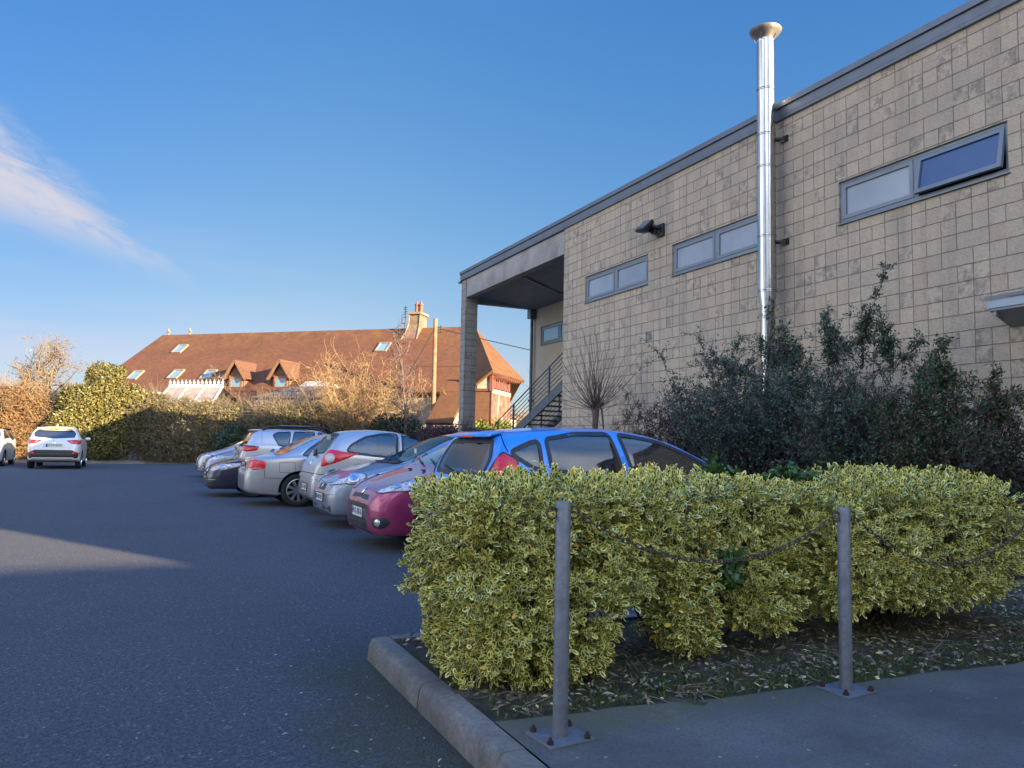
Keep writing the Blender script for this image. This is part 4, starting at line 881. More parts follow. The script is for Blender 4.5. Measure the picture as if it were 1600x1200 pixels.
s3_ = grow(np.array([[.28, -.1, -.1]]), np.array([[0, 0, 1.]]), 2.6, 10, rng, .03, .1, .028, .012); b = np.repeat(s3_[0][:, 5:].reshape(-1, 3), 4, 0); s4_ = grow(b, rng.normal(0, .6, b.shape) + np.array([0, 0, .8]), rng.uniform(.4, .9, len(b)), 8, rng, .09, .05, .005, .002)
twig_obj('shoots', [s1_, s2_, s3_, s4_], M_TWIGR, wl, 5)

# ---------------------------------------------------------------- far hedge along the end of the car park
def leaf_bush(name, label, cat, lobes, nleaf, seed, mat, L, W, group=None, twigs=0, tw_mat=None, tw_len=(.3, .8), keep=None, depth=.12, noise=.22, nfreq=2.2, stems=14, base=None, tw_r=.008, inner=.5):
    rng = np.random.default_rng(seed); c = np.mean([q[0] for q in lobes], 0) if base is None else np.array(base); off = np.array([c[0], c[1], 0.])
    root = empty(name, tuple(off), 0, label, cat, group)
    P, N = lobe_pts(lobes, max(nleaf, 400), rng, depth, noise, nfreq, keep)
    if nleaf:
        A = unit(N * .4 + rng.normal(0, .8, P.shape)); V, F, U, r = leaf_geo(P - off, A, N + rng.normal(0, .5, P.shape), L * rng.uniform(.6, 1.3, len(P)), W * rng.uniform(.6, 1.3, len(P)), rng, 0)
        gs = [(V, F, U, r)]
        if inner:
            P3, N3 = lobe_pts([(c_, [q * .78 for q in h_], p_) for c_, h_, p_ in lobes], int(nleaf * .45 * inner), rng, depth * 2, noise, nfreq, keep)
            gs.append(leaf_geo(P3 - off, rng.normal(0, 1, P3.shape), N3 + rng.normal(0, .5, P3.shape), L * 1.9, W * 1.9, rng, 0))
        V, F, U, r = cat_geo(gs); np_mesh('foliage', V, F, mat, root, U, r)
    if twigs:
        i = rng.choice(len(P), twigs); sets = [grow(P[i] - off - N[i] * .15, N[i] * .55 + rng.normal(0, .75, (twigs, 3)) + np.array([0, 0, .25]), rng.uniform(*tw_len, twigs), 6, rng, .22, -.03, tw_r, tw_r * .4)]
        st_ = np.stack([rng.uniform(-.8, .8, stems) * np.ptp(P[:, 0]) / 2, rng.normal(0, .3, stems), np.zeros(stems)], 1); st_[:, :2] += (P.mean(0) - off)[:2]
        sets.append(grow(st_, rng.normal(0, .25, (stems, 3)) + np.array([0, 0, 1]), P[:, 2].max() * .75, 6, rng, .12, .05, .03, .01)); sets = [sets[0], sets[1]]
        twig_obj('twigs', sets, tw_mat or M_TWIGB, root, 3)
    elif stems:
        st_ = np.stack([rng.uniform(-.6, .6, stems) * np.ptp(P[:, 0]) / 2, rng.normal(0, .2, stems), np.zeros(stems)], 1); st_[:, :2] += (P.mean(0) - off)[:2]
        twig_obj('stems', [grow(st_, rng.normal(0, .25, (stems, 3)) + np.array([0, 0, 1]), P[:, 2].max() * .8, 6, rng, .12, .05, .04, .012)], M_TWIG, root, 4)
    return root
M_BEECH = mat_leaf('dry_beech_leaf', (.12, .070, .036), (.23, .14, .070), .25, .7)
M_IVY = mat_leaf('olive_ivy_leaf', (.060, .062, .016), (.17, .155, .045), .15, .4)
M_BRAM = mat_leaf('bramble_leaf', (.075, .078, .028), (.20, .18, .070), .15, .6, ((.20, .13, .07), .84))
M_BLUEG = mat_leaf('blue_green_leaf', (.022, .050, .030), (.055, .095, .055), .15, .5)
M_DKG = mat_leaf('dark_evergreen_leaf', (.010, .024, .014), (.028, .050, .026), .12, .45)
M_PURP = mat_leaf('purple_leaf', (.030, .016, .022), (.075, .038, .045), .12, .6)
M_BRIGHT = mat_leaf('bright_leaf', (.10, .14, .02), (.22, .25, .05), .3, .4)
HGR = 'hedgerow along the far end of the car park'
leaf_bush('beech_hedge', 'orange brown dry leaved hedge behind the white cars at far left', 'hedge', [((-7.4, 44.6, 1.7), (3.4, 1.1, 1.95), 3.5)], 15000, 41, M_BEECH, .11, .06, HGR, 4200, M_TWIGG, (.5, 1.4), inner=1, noise=.45, nfreq=1.7, tw_r=.012)
leaf_bush('ivy_bush', 'tall olive green ivy covered bush directly behind the white car', 'bush', [((-2.4, 43.9, 2.1), (1.9, 1.3, 2.0), 2.6), ((-2.2, 44.2, 3.9), (1.05, .9, 1.15), 2.2), ((-.7, 43.9, 2.3), (1.2, 1.1, 1.6), 2.5), ((-3.6, 43.6, 1.4), (1.2, 1.0, 1.3), 2.5)], 26000, 42, M_IVY, .12, .075, HGR, 700, M_TWIGB, (.4, 1.1), inner=1, noise=.42, nfreq=1.9)
leaf_bush('bramble_hedge', 'long tangled bramble hedge below the tiled house', 'hedge', [((3.9, 43.6, 1.45), (4.7, 1.3, 1.75), 3.2), ((1.3, 43.7, 1.7), (2.2, 1.3, 1.75), 2.6), ((7.3, 41.7, 1.55), (2.7, 1.2, 1.75), 2.8)], 24000, 43, M_BRAM, .10, .055, HGR, 6500, M_TWIGB, (.5, 1.5), tw_r=.010, inner=1)
leaf_bush('evergreen_shrub', 'blue green leafy shrub growing out of the bramble hedge beside the parked noses', 'shrub', [((4.0, 42.1, 1.1), (.95, .5, .85), 2.3), ((4.3, 42.0, .6), (1.1, .5, .6), 2.3)], 3200, 44, M_BLUEG, .16, .07, HGR)
leaf_bush('laurel_hedge', 'low dark green hedge behind the roof rails of the pale car', 'hedge', [((7.9, 40.0, .85), (2.4, .7, 1.0), 3), ((10.6, 38.3, 1.0), (1.6, 1.0, 1.15), 2.5)], 10000, 45, M_DKG, .11, .06, HGR)
leaf_bush('round_evergreen', 'round dark evergreen shrub at the foot of the thin sapling', 'shrub', [((11.4, 37.8, 1.4), (1.5, 1.0, 1.45), 2.3)], 6500, 46, M_DKG, .10, .055, HGR)
leaf_bush('purple_shrub', 'dense purple brown shrub left of the porch pillar', 'shrub', [((13.4, 35.6, 1.1), (1.7, 1.0, 1.15), 3), ((14.6, 34.8, 1.0), (1.2, .9, 1.0), 3)], 12000, 47, M_PURP, .085, .045, HGR, 1500, M_TWIG, (.3, .7))
leaf_bush('sunlit_bush', 'bright yellow green bush lit by the sun right of the porch pillar', 'bush', [((16.9, 38.8, 1.3), (1.5, .9, 1.35), 2.6), ((18.2, 38.4, 1.1), (1.4, .9, 1.1), 2.6)], 7500, 48, M_BRIGHT, .13, .08, HGR)
leaf_bush('porch_shrub', 'loose dull green shrub at the bottom of the metal staircase', 'shrub', [((11.6, 23.2, .95), (.95, .55, .95), 2.4), ((10.9, 20.6, .85), (.5, .6, .95), 2.4)], 5200, 49, mat_leaf('dull_leaf', (.040, .055, .022), (.085, .10, .045), .2, .5), .065, .035, None, 300, M_TWIG, (.2, .5))
leaf_bush('climber', 'wispy climbing stems at the foot of the porch pillar', 'climber', [((9.95, 24.75, 1.1), (.32, .2, 1.0), 2.5)], 500, 50, mat_leaf('climber_leaf', (.03, .03, .03), (.07, .055, .05), .1), .05, .03, None, 130, M_TWIG, (.3, .7), stems=6)
# distant scrub that closes the view behind the hedge and the porch
leaf_bush('scrub', 'tawny leafless scrub far beyond the porch opening', 'scrub', [((26, 52, 1.6), (7, 3, 2.0), 2.6)], 6000, 51, M_BEECH, .16, .08, None, 1800, M_TWIGG, (.6, 1.6), tw_r=.018)
leaf_bush('garden_trees', 'brown scrub on the skyline at the left edge behind the hedge', 'scrub', [((-14, 54, 1.8), (7, 3, 2.2), 2.6)], 7000, 52, M_BEECH, .16, .08, None, 1500, M_TWIGB, (.6, 1.6), tw_r=.018)

# golden brown leafless shrub in front of the house
gb = empty('golden_shrub', (10.15, 41.2, 0), 0, 'big rounded leafless shrub of golden brown twigs in front of the roof', 'shrub')
rng = np.random.default_rng(61); n = 130; a = rng.uniform(0, 6.28, n); el = np.arccos(rng.uniform(0.15, 1, n))
d = np.stack([np.cos(a) * np.sin(el), np.sin(a) * np.sin(el), np.cos(el) * 1.1], 1)
s1_ = grow(np.stack([rng.normal(0, .35, n), rng.normal(0, .35, n), np.zeros(n)], 1), d + np.array([0, 0, .9]), rng.uniform(3.0, 6.6, n), 12, rng, .12, .0, .035, .010)
b = np.repeat(s1_[0][:, 4:].reshape(-1, 3), 5, 0); s2_ = grow(b, rng.normal(0, 1, b.shape) + np.array([0, 0, .3]), rng.uniform(.35, 1.0, len(b)), 6, rng, .28, .02, .012, .006)
twig_obj('twigs', [s1_, s2_], M_TWIGG, gb, 3)

# ---------------------------------------------------------------- bare trees
def bare_tree(name, label, base, height, spread, seed, mat, trunk_r, first=.35, levels=(7, 5, 5, 4), lean=0., fine=.010, crown_up=.10, wander=.16):
    rng = np.random.default_rng(seed); root = empty(name, (*base, 0), 0, label, 'tree')
    k = 12; tp, tr = grow(np.zeros((1, 3)), np.array([[lean, 0, 1.]]), height * .8, k, rng, .05, .06, trunk_r, trunk_r * .25); tr = tr * np.linspace(1.15, 1, k)[None]
    MB().tube([Vector(p) for p in tp[0]], list(tr[0]), 9).build('trunk', mat, root, smooth=True)
    sets = []; i0 = int(k * first); src = tp[0, i0:]; cnt = levels[0]; b = np.repeat(src, max(1, cnt // 2), 0); a = rng.uniform(0, 6.28, len(b)); hh = np.repeat(np.linspace(0, 1, len(src)), max(1, cnt // 2))
    d = np.stack([np.cos(a), np.sin(a), .45 + .7 * hh], 1); L = spread * (1.0 - .5 * hh) * rng.uniform(.7, 1.1, len(b)); r_ = trunk_r * .42
    s_ = grow(b, d, L, 9, rng, wander, crown_up, r_, r_ * .35); sets.append((s_, 5))
    for lv_, c in enumerate(levels[1:]):
        src = s_[0][:, 2:]; rr = s_[1][:, 2:].reshape(-1); b = src.reshape(-1, 3); pick = rng.choice(len(b), min(len(b), int(len(s_[0]) * c))); b = b[pick]; rr = rr[pick]
        L = L.mean() * .52 * rng.uniform(.6, 1.25, len(b)); s_ = grow(b, rng.normal(0, 1, b.shape) + np.array([0, 0, .55]), L, 7 if lv_ < 1 else 5, rng, wander * 1.2, crown_up * .6, np.maximum(rr * .6, fine), fine * .55); sets.append((s_, 4 if lv_ < 1 else 3))
    Vs, Fs = [], []; o = 0
    for (P, r), n in sets: V, F = np_tubes(P, r, n); Vs.append(V); Fs.append(F + o); o += len(V)
    np_mesh('crown', np.concatenate(Vs), np.concatenate(Fs), mat, root, smooth=True); return root
bare_tree('bare_tree', 'wide leafless tree behind the orange hedge at far left', (-5.1, 48.5), 6.4, 3.1, 71, M_TWIGB, .13, .30, (8, 4, 4, 3), fine=.012, crown_up=.05)
bare_tree('bare_tree', 'leafless tree cut by the left edge of the photo', (-8.6, 47.5), 6.0, 2.6, 72, M_TWIGB, .12, .35, (8, 4, 4, 3), fine=.012)
bare_tree('sapling', 'thin leafless sapling with a pale stem in front of the chimney', (11.7, 36.9), 7.6, 2.0, 73, M_TWIGR, .075, .30, (6, 5, 4), fine=.007, crown_up=.16, lean=-.05)
bare_tree('bare_tree', 'small leafless tree seen through the porch opening', (21.8, 48.5), 5.2, 1.9, 74, M_TWIGB, .08, .25, (9, 6, 6), fine=.011)
bare_tree('bare_tree', 'low twisted leafless tree in front of the conservatory', (3.4, 46.0), 5.0, 1.9, 75, M_TWIGB, .07, .5, (6, 5, 4), fine=.010)

# ================================================================== cars
def paint(name, col, metal=.35, rough=.32, dirt=.25):
    g = G(name); p = g.obj()
    fl = g.n('ShaderNodeTexVoronoi', Scale=900.0); g.t.links.new(p, fl.inputs['Vector']); rs = g.n('ShaderNodeSeparateColor'); g.t.links.new(fl.outputs['Color'], rs.inputs[0])
    c = g.mix(g.rng(rs.outputs[0], 0, 1, 0, .35), col, tuple(min(1, x * 1.35 + .01) for x in col))
    s = g.n('ShaderNodeSeparateXYZ'); g.t.links.new(p, s.inputs[0])
    d = g.math('MULTIPLY', g.rng(s.outputs[2], .62, .18), g.rng(g.noise(4, 6, p, .7), .3, .7, .3, 1)); c = g.mix(g.math('MULTIPLY', d, dirt), c, (.16, .14, .12))
    g.set(Base_Color=c, Metallic=metal, Roughness=g.rng(g.noise(3, 5, p), .3, .7, rough - .05, rough + .08), Coat_Weight=.75, Coat_Roughness=.025)
    return g.m
P_BLUE = paint('blue_paint', (.014, .205, .64), .15, .34); P_PURP = paint('plum_paint', (.26, .014, .085), .35, .30); P_GREYB = paint('grey_blue_paint', (.20, .235, .285), .5, .32)
P_SILV = paint('silver_paint', (.36, .365, .375), .5, .32, .4); P_SILV2 = paint('champagne_silver_paint', (.34, .34, .34), .5, .33, .4); P_NAVY = paint('navy_paint', (.012, .016, .035), .4, .30); P_PALE = paint('pale_silver_paint', (.43, .44, .46), .35, .33)
P_WHITE = paint('white_car_paint', (.60, .60, .59), .0, .35, .3); P_CREAM = paint('cream_white_paint', (.58, .55, .50), .0, .35)
P_DARK = paint('black_paint', (.02, .02, .024), .3, .3)
M_CGLASS = simple('dark_car_glass', (.018, .022, .026), .03, var=.1, spec=1.0, coat=.6); M_SEEGL = mat_glass('clear_car_glass', (.014, .018, .020), .55, .03, 2.1)
M_RUBBER = simple('tyre_rubber', (.018, .018, .019), .85, var=.2, scale=10); M_TRIM = simple('black_trim', (.014, .014, .016), .5, var=.15); M_GAP = simple('shut_line', (.006, .006, .007), .9)
M_RIM = simple('alloy_rim', (.40, .40, .41), .35, .8, var=.1, scale=5, dirt=((.12, .11, .10), .5)); M_CHROME = simple('chrome', (.70, .71, .72), .10, 1., var=.04)
M_CAB = simple('dark_cabin', (.020, .021, .023), .9, var=.2); M_SEAT = simple('seat_cloth', (.040, .042, .050), .95, var=.2, scale=20)
M_PLATE = simple('plate_white', (.62, .63, .60), .4, var=.05); M_EU = simple('plate_blue', (.01, .03, .22), .4); M_INK = simple('plate_ink', (.012, .012, .012), .5)
M_ORANGE = simple('amber_reflector', (.55, .16, .03), .25, var=.1); M_DGREY = simple('dark_grey_plastic', (.055, .058, .065), .5, var=.1)
def lamp_mat(name, a, b, scale=45, rough=.12):
    g = G(name); p = g.obj(); v = g.n('ShaderNodeTexVoronoi', Scale=float(scale)); g.t.links.new(p, v.inputs['Vector'])
    g.set(Base_Color=g.mix(g.rng(v.outputs['Distance'], .1, .6), a, b), Roughness=rough, Coat_Weight=.35, Coat_Roughness=.03); g.b.inputs['Specular IOR Level'].default_value = .5
    g.bump(v.outputs['Distance'], .35, .004); return g.m
M_RED = lamp_mat('red_lamp', (.42, .006, .012), (.64, .016, .024)); M_REDDK = lamp_mat('dark_red_lamp', (.10, .004, .008), (.2, .01, .015)); M_HEAD = lamp_mat('headlamp_glass', (.16, .18, .20), (.50, .53, .56), 22, .10)
M_REFL = simple('lamp_reflector', (.46, .48, .50), .25, .7, var=.1); M_LBOWL = simple('lamp_bowl', (.36, .37, .39), .15, .8, var=.2); M_CLR = lamp_mat('clear_lamp', (.34, .27, .28), (.50, .42, .43), 30)

def pchip(pts):
    x = np.array([p[0] for p in pts], float); y = np.array([p[1] for p in pts], float); h = np.diff(x); dl = np.diff(y) / h; m = np.zeros(len(x))
    for i in range(1, len(x) - 1):
        if dl[i - 1] * dl[i] > 0: w1, w2 = 2 * h[i] + h[i - 1], h[i] + 2 * h[i - 1]; m[i] = (w1 + w2) / (w1 / dl[i - 1] + w2 / dl[i])
    m[0], m[-1] = dl[0], dl[-1]
    def f(t):
        i = int(np.clip(np.searchsorted(x, t) - 1, 0, len(x) - 2)); s = (t - x[i]) / h[i]
        return float((1 + 2 * s) * (1 - s) ** 2 * y[i] + s * (1 - s) ** 2 * h[i] * m[i] + s * s * (3 - 2 * s) * y[i + 1] + s * s * (s - 1) * h[i] * m[i + 1])
    return f
def roundpoly(pts, r, seg=4):
    out = []; n = len(pts); P = [Vector(p) for p in pts]
    for i in range(n):
        a, b, c = P[i - 1], P[i], P[(i + 1) % n]; u, v = (a - b), (c - b); ra = min(r, u.length * .45); rb = min(r, v.length * .45); s, e = b + u.normalized() * ra, b + v.normalized() * rb
        for k in range(seg + 1): t = k / seg; out.append(s * (1 - t) ** 2 + b * 2 * t * (1 - t) + e * t * t)
    return out
TMP = []
class Car:
    def __init__(s, name, label, sp, pmat, world, flip=False, rz=0., see=None, group=None, cat='car'):
        """world: (x, y) of the nose end centre, or of the tail end centre when flip (tail towards -X)"""
        s.sp = sp; s.L, s.W = sp['L'], sp['W']; s.root = empty(name, (world[0], world[1], 0), rz + (math.pi if flip else 0), label, cat, group)
        s.flip = flip; s.off = Vector((-s.L, 0, 0)) if flip else Vector((0, 0, 0)); s.pmat = pmat
        s.hull(see)
    def hull(s, see):
        sp = s.sp; top, bot, plan, belt = (pchip(sp[k]) for k in ('top', 'bot', 'plan', 'belt')); n = 58; rings = []
        for i in range(n):
            t = i / (n - 1); x = s.L * (.62 * (.5 - .5 * math.cos(math.pi * t)) + .38 * t); x = .004 * s.L / 4 if i == 1 else s.L - .004 * s.L / 4 if i == n - 2 else x
            zt, zb, w = top(x), bot(x), plan(x); zl = min(belt(x), zt - .045); h = zt - zl; zm = zb + .5 * (zl - zb); wr = w * .955 - sp.get('tumble', .34) * max(0, h - .05) - .02
            half = [(0, zb), (w * .76, zb), (w * .945, zb + .004), (w * .982, zb + .05 * (zl - zb) + .012), (w * .996, zb + .30 * (zl - zb)), (w * 1.003, zm), (w * 1.0, zb + .74 * (zl - zb)), (w * .990, zl - .075 * min(1, (zl - zb) / .5)), (w * .982, zl - .010), (w * .953, zl + .002), (w * .955 - (w * .955 - wr) * .45, zl + h * .42), (wr, zl + h * .74), (wr * .925, zl + h * .885), (wr * .58, zt - h * .045 - .009), (0, zt)]
            rings.append([(x, y, z) for y, z in half] + [(x, -y, z) for y, z in half[-2:0:-1]])
        m = len(rings[0]); vs = [p for r in rings for p in r]; fs = [(i * m + j, (i + 1) * m + j, (i + 1) * m + (j + 1) % m, i * m + (j + 1) % m) for i in range(n - 1) for j in range(m)]
        fs += [tuple(range(m)), tuple((n - 1) * m + j for j in range(m - 1, -1, -1))]
        me = bpy.data.meshes.new('hull'); me.from_pydata(vs, [], fs); o = bpy.data.objects.new('hull', me); COL.objects.link(o)
        me.materials.append(s.pmat); me.materials.append(M_CAB)
        bm = bmesh.new(); bm.from_mesh(me); bmesh.ops.recalc_face_normals(bm, faces=bm.faces); bm.to_mesh(me); bm.free()
        sub = o.modifiers.new('s', 'SUBSURF'); sub.levels = sub.render_levels = 1
        dg = bpy.context.evaluated_depsgraph_get(); m2 = bpy.data.meshes.new_from_object(o.evaluated_get(dg)); o.modifiers.clear(); o.data = m2
        s.bvh = BVHTree.FromPolygons([v.co.copy() for v in m2.vertices], [tuple(p.vertices) for p in m2.polygons])
        cut = []
        for xw in sp['wheels']:
            for sg in (1, -1):
                c = MB(); k = 30; y0, y1 = sg * (s.W / 2 - .27), sg * (s.W / 2 + .15); ra = sp['rw'] + .055
                c.prism([(xw + ra * math.cos(6.2832 * j / k), sp['rw'] + ra * math.sin(6.2832 * j / k)) for j in range(k)], min(y0, y1), max(y0, y1), 'y'); cut.append(c)
        for q in (see or []):
            if q[0] == 'side': c = MB().prism([(p.x, p.z) for p in roundpoly([(a, 0, b) for a, b in q[1]], .05)], -1.2, 1.2, 'y')
            else: c = MB().prism(q[1], q[2], 2., 'z')
            cut.append(c)
        objs = []
        for c in cut:
            co = c.build('cut', [s.pmat, M_CAB]); objs.append(co); bm = bmesh.new(); bm.from_mesh(co.data)
            for f in bm.faces: f.material_index = 1
            bm.to_mesh(co.data); bm.free(); md = o.modifiers.new('b', 'BOOLEAN'); md.operation = 'DIFFERENCE'; md.object = co; md.solver = 'EXACT'
        dg = bpy.context.evaluated_depsgraph_get(); m3 = bpy.data.meshes.new_from_object(o.evaluated_get(dg))
        for co in objs: bpy.data.objects.remove(co)
        bpy.data.objects.remove(o)
        m3.transform(Matrix.Translation(s.off)); m3.shade_smooth(); m3.set_sharp_from_angle(angle=R(38))
        s.body = link('body', m3, s.root)
    def fin(s, mb, name, mat, parent=None, **k): 
        return mb.build(name, mat, parent or s.root, M=Matrix.Translation(s.off), **k)
    def hit(s, p, d):
        h, nrm, _, _ = s.bvh.ray_cast(Vector(p) - d * 2.2, d, 6)
        if h is None: h, nrm, _, _ = s.bvh.find_nearest(Vector(p))
        if nrm.dot(d) > 0: nrm = -nrm
        return h, nrm
    def patch(s, name, pts, d, mat, off=.004, r=.02, grid=.05, parent=None, flat=False):
        d = Vector(d).normalized(); a = d.cross(Vector((0, 0, 1))); a = (a if a.length > .1 else d.cross(Vector((0, 1, 0)))).normalized(); b = a.cross(d)
        P = roundpoly(pts, r); o = P[0]; P2 = [((p - o).dot(a), (p - o).dot(b), (p - o).dot(d)) for p in P]; dm = sum(p[2] for p in P2) / len(P2)
        out = [Vector((p[0], p[1])) for p in P2]; xs = [p.x for p in out]; ys = [p.y for p in out]; inner = []
        g = max(grid, (max(xs) - min(xs)) / 40); 
        for i in range(1, int((max(xs) - min(xs)) / g) + 1):
            for j in range(1, int((max(ys) - min(ys)) / g) + 1):
                q = Vector((min(xs) + i * g, min(ys) + j * g)); 
                if min((q - e).length for e in out) > g * .45: inner.append(q)
        n = len(out); vv, ee, ff, ov, oe, of_ = geometry.delaunay_2d_cdt(out + inner, [(i, (i + 1) % n) for i in range(n)], [tuple(range(n))], 1, 1e-5)
        V = []; 
        for q, src in zip(vv, ov):
            h, nrm = s.hit(o + a * q.x + b * q.y + d * dm, d); edge = any(i < n for i in src)
            V.append(h + nrm * (off if (not edge or flat) else off * .25))
        mb = MB().add(V, [tuple(f) for f in ff]); ob = s.fin(mb, name, mat, parent, smooth=True, angle=60); return ob
    def strip(s, name, pts, d, w, mat, closed=False, off=.003, parent=None, r=None):
        d = Vector(d).normalized(); P = [Vector(p) for p in pts]
        if r: P = roundpoly(pts, r) if closed else P
        Q = []
        for i in range(len(P) - (0 if closed else 1)):
            A, B = P[i], P[(i + 1) % len(P)]; k = max(1, int((B - A).length / .05)); Q += [A.lerp(B, t / k) for t in range(k)]
        if not closed: Q.append(P[-1])
        n = len(Q); V = []
        for i, p in enumerate(Q):
            a, b = (Q[i - 1], Q[(i + 1) % n]) if closed else (Q[max(0, i - 1)], Q[min(n - 1, i + 1)]); t = (b - a).normalized(); sd = t.cross(d).normalized() * w / 2
            for e in (-1, 1): h, nrm = s.hit(p + sd * e, d); V.append(h + nrm * off)
        F = [(2 * i, 2 * i + 1, 2 * ((i + 1) % n) + 1, 2 * ((i + 1) % n)) for i in range(n if closed else n - 1)]
        return s.fin(MB().add(V, F), name, mat, parent, smooth=True)
    def ball(s, name, c, r, mat, parent=None, sc=(1, 1, 1)):
        prof = [(max(.001, r * math.sin(math.pi * i / 10)), -r * math.cos(math.pi * i / 10)) for i in range(11)]
        return s.fin(MB().lathe(prof, 16, Matrix.Translation(c) @ Matrix.Diagonal((*sc, 1))), name, mat, parent, smooth=True)
    def disc(s, name, p, d, r, mat, parent=None, off=.008):
        h, nrm = s.hit(Vector(p), Vector(d).normalized()); Mx = Matrix.Translation(h + nrm * off) @ nrm.to_track_quat('Z', 'Y').to_matrix().to_4x4()
        return s.fin(MB().lathe([(.001, .006), (r * .6, .005), (r * .9, .002), (r, -.004)], 20, Mx), name, mat, parent, smooth=True)
    def wheels(s, spokes=5, rim_mat=None, rim_r=.66, steer=0):
        rw = s.sp['rw']
        for xw in s.sp['wheels']:
            for sg in (1, -1):
                Mw = Matrix.Translation((xw, sg * (s.W / 2 - .115), rw)) @ Matrix.Rotation(-sg * math.pi / 2, 4, 'X'); rr = rw * rim_r
                w = s.fin(MB().lathe([(rr, -.09), (rw * .93, -.10), (rw, -.07), (rw, .07), (rw * .93, .098), (rw * .80, .104), (rr, .085), (rr * .97, .05)], 40, Mw), 'wheel', M_RUBBER, smooth=True)
                mb = MB().lathe([(rr, .088), (rr * .93, .092), (rr * .90, .06), (rr * .88, -.06)], 36, Mw).lathe([(.001, .072), (.055, .070), (.07, .055), (.07, .03)], 16, Mw)
                for k in range(spokes):
                    a = 6.2832 * k / spokes + .3; Ms = Mw @ Matrix.Rotation(a, 4, 'Z'); b = rr * .92; wi, wo = .022 if spokes > 6 else .034, .030 if spokes > 6 else .042
                    mb.add([Ms @ Vector(p) for p in ((.04, -wi, .075), (b, -wo, .082), (b, wo, .082), (.04, wi, .075), (.04, -wi, .03), (b, -wo, .05), (b, wo, .05), (.04, wi, .03))], [(0, 1, 2, 3), (7, 6, 5, 4), (0, 4, 5, 1), (1, 5, 6, 2), (2, 6, 7, 3), (3, 7, 4, 0)])
                s.fin(mb, 'rim', rim_mat or M_RIM, w, smooth=True, angle=30); s.fin(MB().lathe([(.001, -.03), (rr * .9, -.03)], 24, Mw), 'brake_shadow', M_GAP, w)
    def plate(s, z, text, rear, w=.50, tilt=0., y=0.):
        d = Vector((-1, 0, 0)) if rear else Vector((1, 0, 0)); h, nrm = s.hit((s.L if rear else 0, y, z), d); h = h - d * .012; sx = 1 if rear else -1
        Mx = Matrix(((0, 0, sx, h.x), (sx, 0, 0, h.y), (0, 1, 0, h.z), (0, 0, 0, 1)))
        fr = s.fin(MB().box((-w / 2 - .012, -.067, -.012), (w / 2 + .012, .067, -.001), M=Mx), 'plate_holder', M_TRIM)
        pl_ = s.fin(MB().box((-w / 2, -.055, -.001), (w / 2, .055, .004), M=Mx), 'number_plate', M_PLATE)
        s.fin(MB().box((-w / 2, -.055, .0041), (-w / 2 + .045, .055, .0062), M=Mx), 'plate_band', M_EU, pl_)
        cu = bpy.data.curves.new('t', 'FONT'); cu.body = text; cu.size = .098; cu.align_x = 'CENTER'; cu.align_y = 'CENTER'; cu.extrude = .0008; to = bpy.data.objects.new('t', cu); COL.objects.link(to)
        bpy.context.view_layer.update(); tm = bpy.data.meshes.new_from_object(to.evaluated_get(bpy.context.evaluated_depsgraph_get())); bpy.data.objects.remove(to)
        wd = max(v.co.x for v in tm.vertices) - min(v.co.x for v in tm.vertices); k = min(1.0, (w - .075) / wd)
        tm.transform(Matrix.Translation(s.off) @ Mx @ Matrix.Translation((.022, 0, .0055)) @ Matrix.Diagonal((k, 1, 1, 1))); link('plate_lettering', tm, pl_, M_INK)
    def mirrors(s, x, z, mat=None):
        for sg in (1, -1):
            h, n_ = s.hit((x, sg * 1.2, z - .03), Vector((0, -sg, 0))); c = h + Vector((0, sg * .10, .05))
            s.fin(MB().lathe([(.001, -.085), (.05, -.075), (.075, -.03), (.08, .02), (.065, .07), (.001, .085)], 14, Matrix.Translation(c) @ Matrix.Rotation(R(90), 4, 'X') @ Matrix.Diagonal((.85, .85, 1.25, 1))).beam(h, c, .03, .05), 'wing_mirror', mat or s.pmat, smooth=True)
    def sides(s, wins, glass, frame=.03, trim=True):
        for sg in (1, -1):
            d = (0, -sg, 0)
            for wpts in wins:
                p3 = [(a, sg * .9, b) for a, b in wpts]; g = s.patch('side_window', p3, d, glass, .002, .05, flat=True)
                s.strip('window_seal', p3, d, frame, M_TRIM, True, .006, g, .05)
    def doors(s, lines, handles=()):
        for sg in (1, -1):
            for l in lines: s.strip('door_gap', [(a, sg * .9, b) for a, b in l], (0, -sg, 0), .007, M_GAP, False, .002)
            for x, z in handles:
                h, n_ = s.hit((x, sg * .9, z), Vector((0, -sg, 0))); s.fin(MB().box((x - .09, h.y - .018, z - .018), (x + .09, h.y + .018, z + .018)), 'door_handle', s.pmat, bevel=.008)
    def seats(s, xs, z=1.0):
        for x in xs:
            for y in (-.36, .36):
                s.fin(MB().box((x - .06, y - .22, .80), (x + .07, y + .22, z + .06)).box((x - .05, y - .12, z + .08), (x + .05, y + .12, z + .25)), 'seat', M_SEAT, bevel=.035)

FI = dict(L=3.95, W=1.72, rw=.30, wheels=(.80, 3.29), tumble=.36,
    top=[(0, .56), (.04, .655), (.12, .73), (.35, .82), (.58, .895), (.80, .965), (.90, 1.02), (1.25, 1.225), (1.6, 1.385), (1.95, 1.46), (2.3, 1.482), (2.7, 1.474), (3.05, 1.450), (3.35, 1.42), (3.54, 1.385), (3.60, 1.31), (3.72, 1.13), (3.82, .985), (3.90, .86), (3.94, .70), (3.95, .60)],
    bot=[(0, .255), (.03, .205), (.12, .185), (.6, .18), (3.3, .18), (3.75, .22), (3.9, .27), (3.95, .32)],
    plan=[(0, .54), (.03, .64), (.1, .725), (.25, .80), (.5, .84), (.8, .857), (2, .86), (3.2, .857), (3.6, .835), (3.8, .79), (3.9, .735), (3.95, .66)],
    belt=[(0, .5), (.3, .74), (.8, .875), (1.2, .935), (2.3, .985), (3.1, 1.04), (3.5, 1.05), (3.95, .9)])
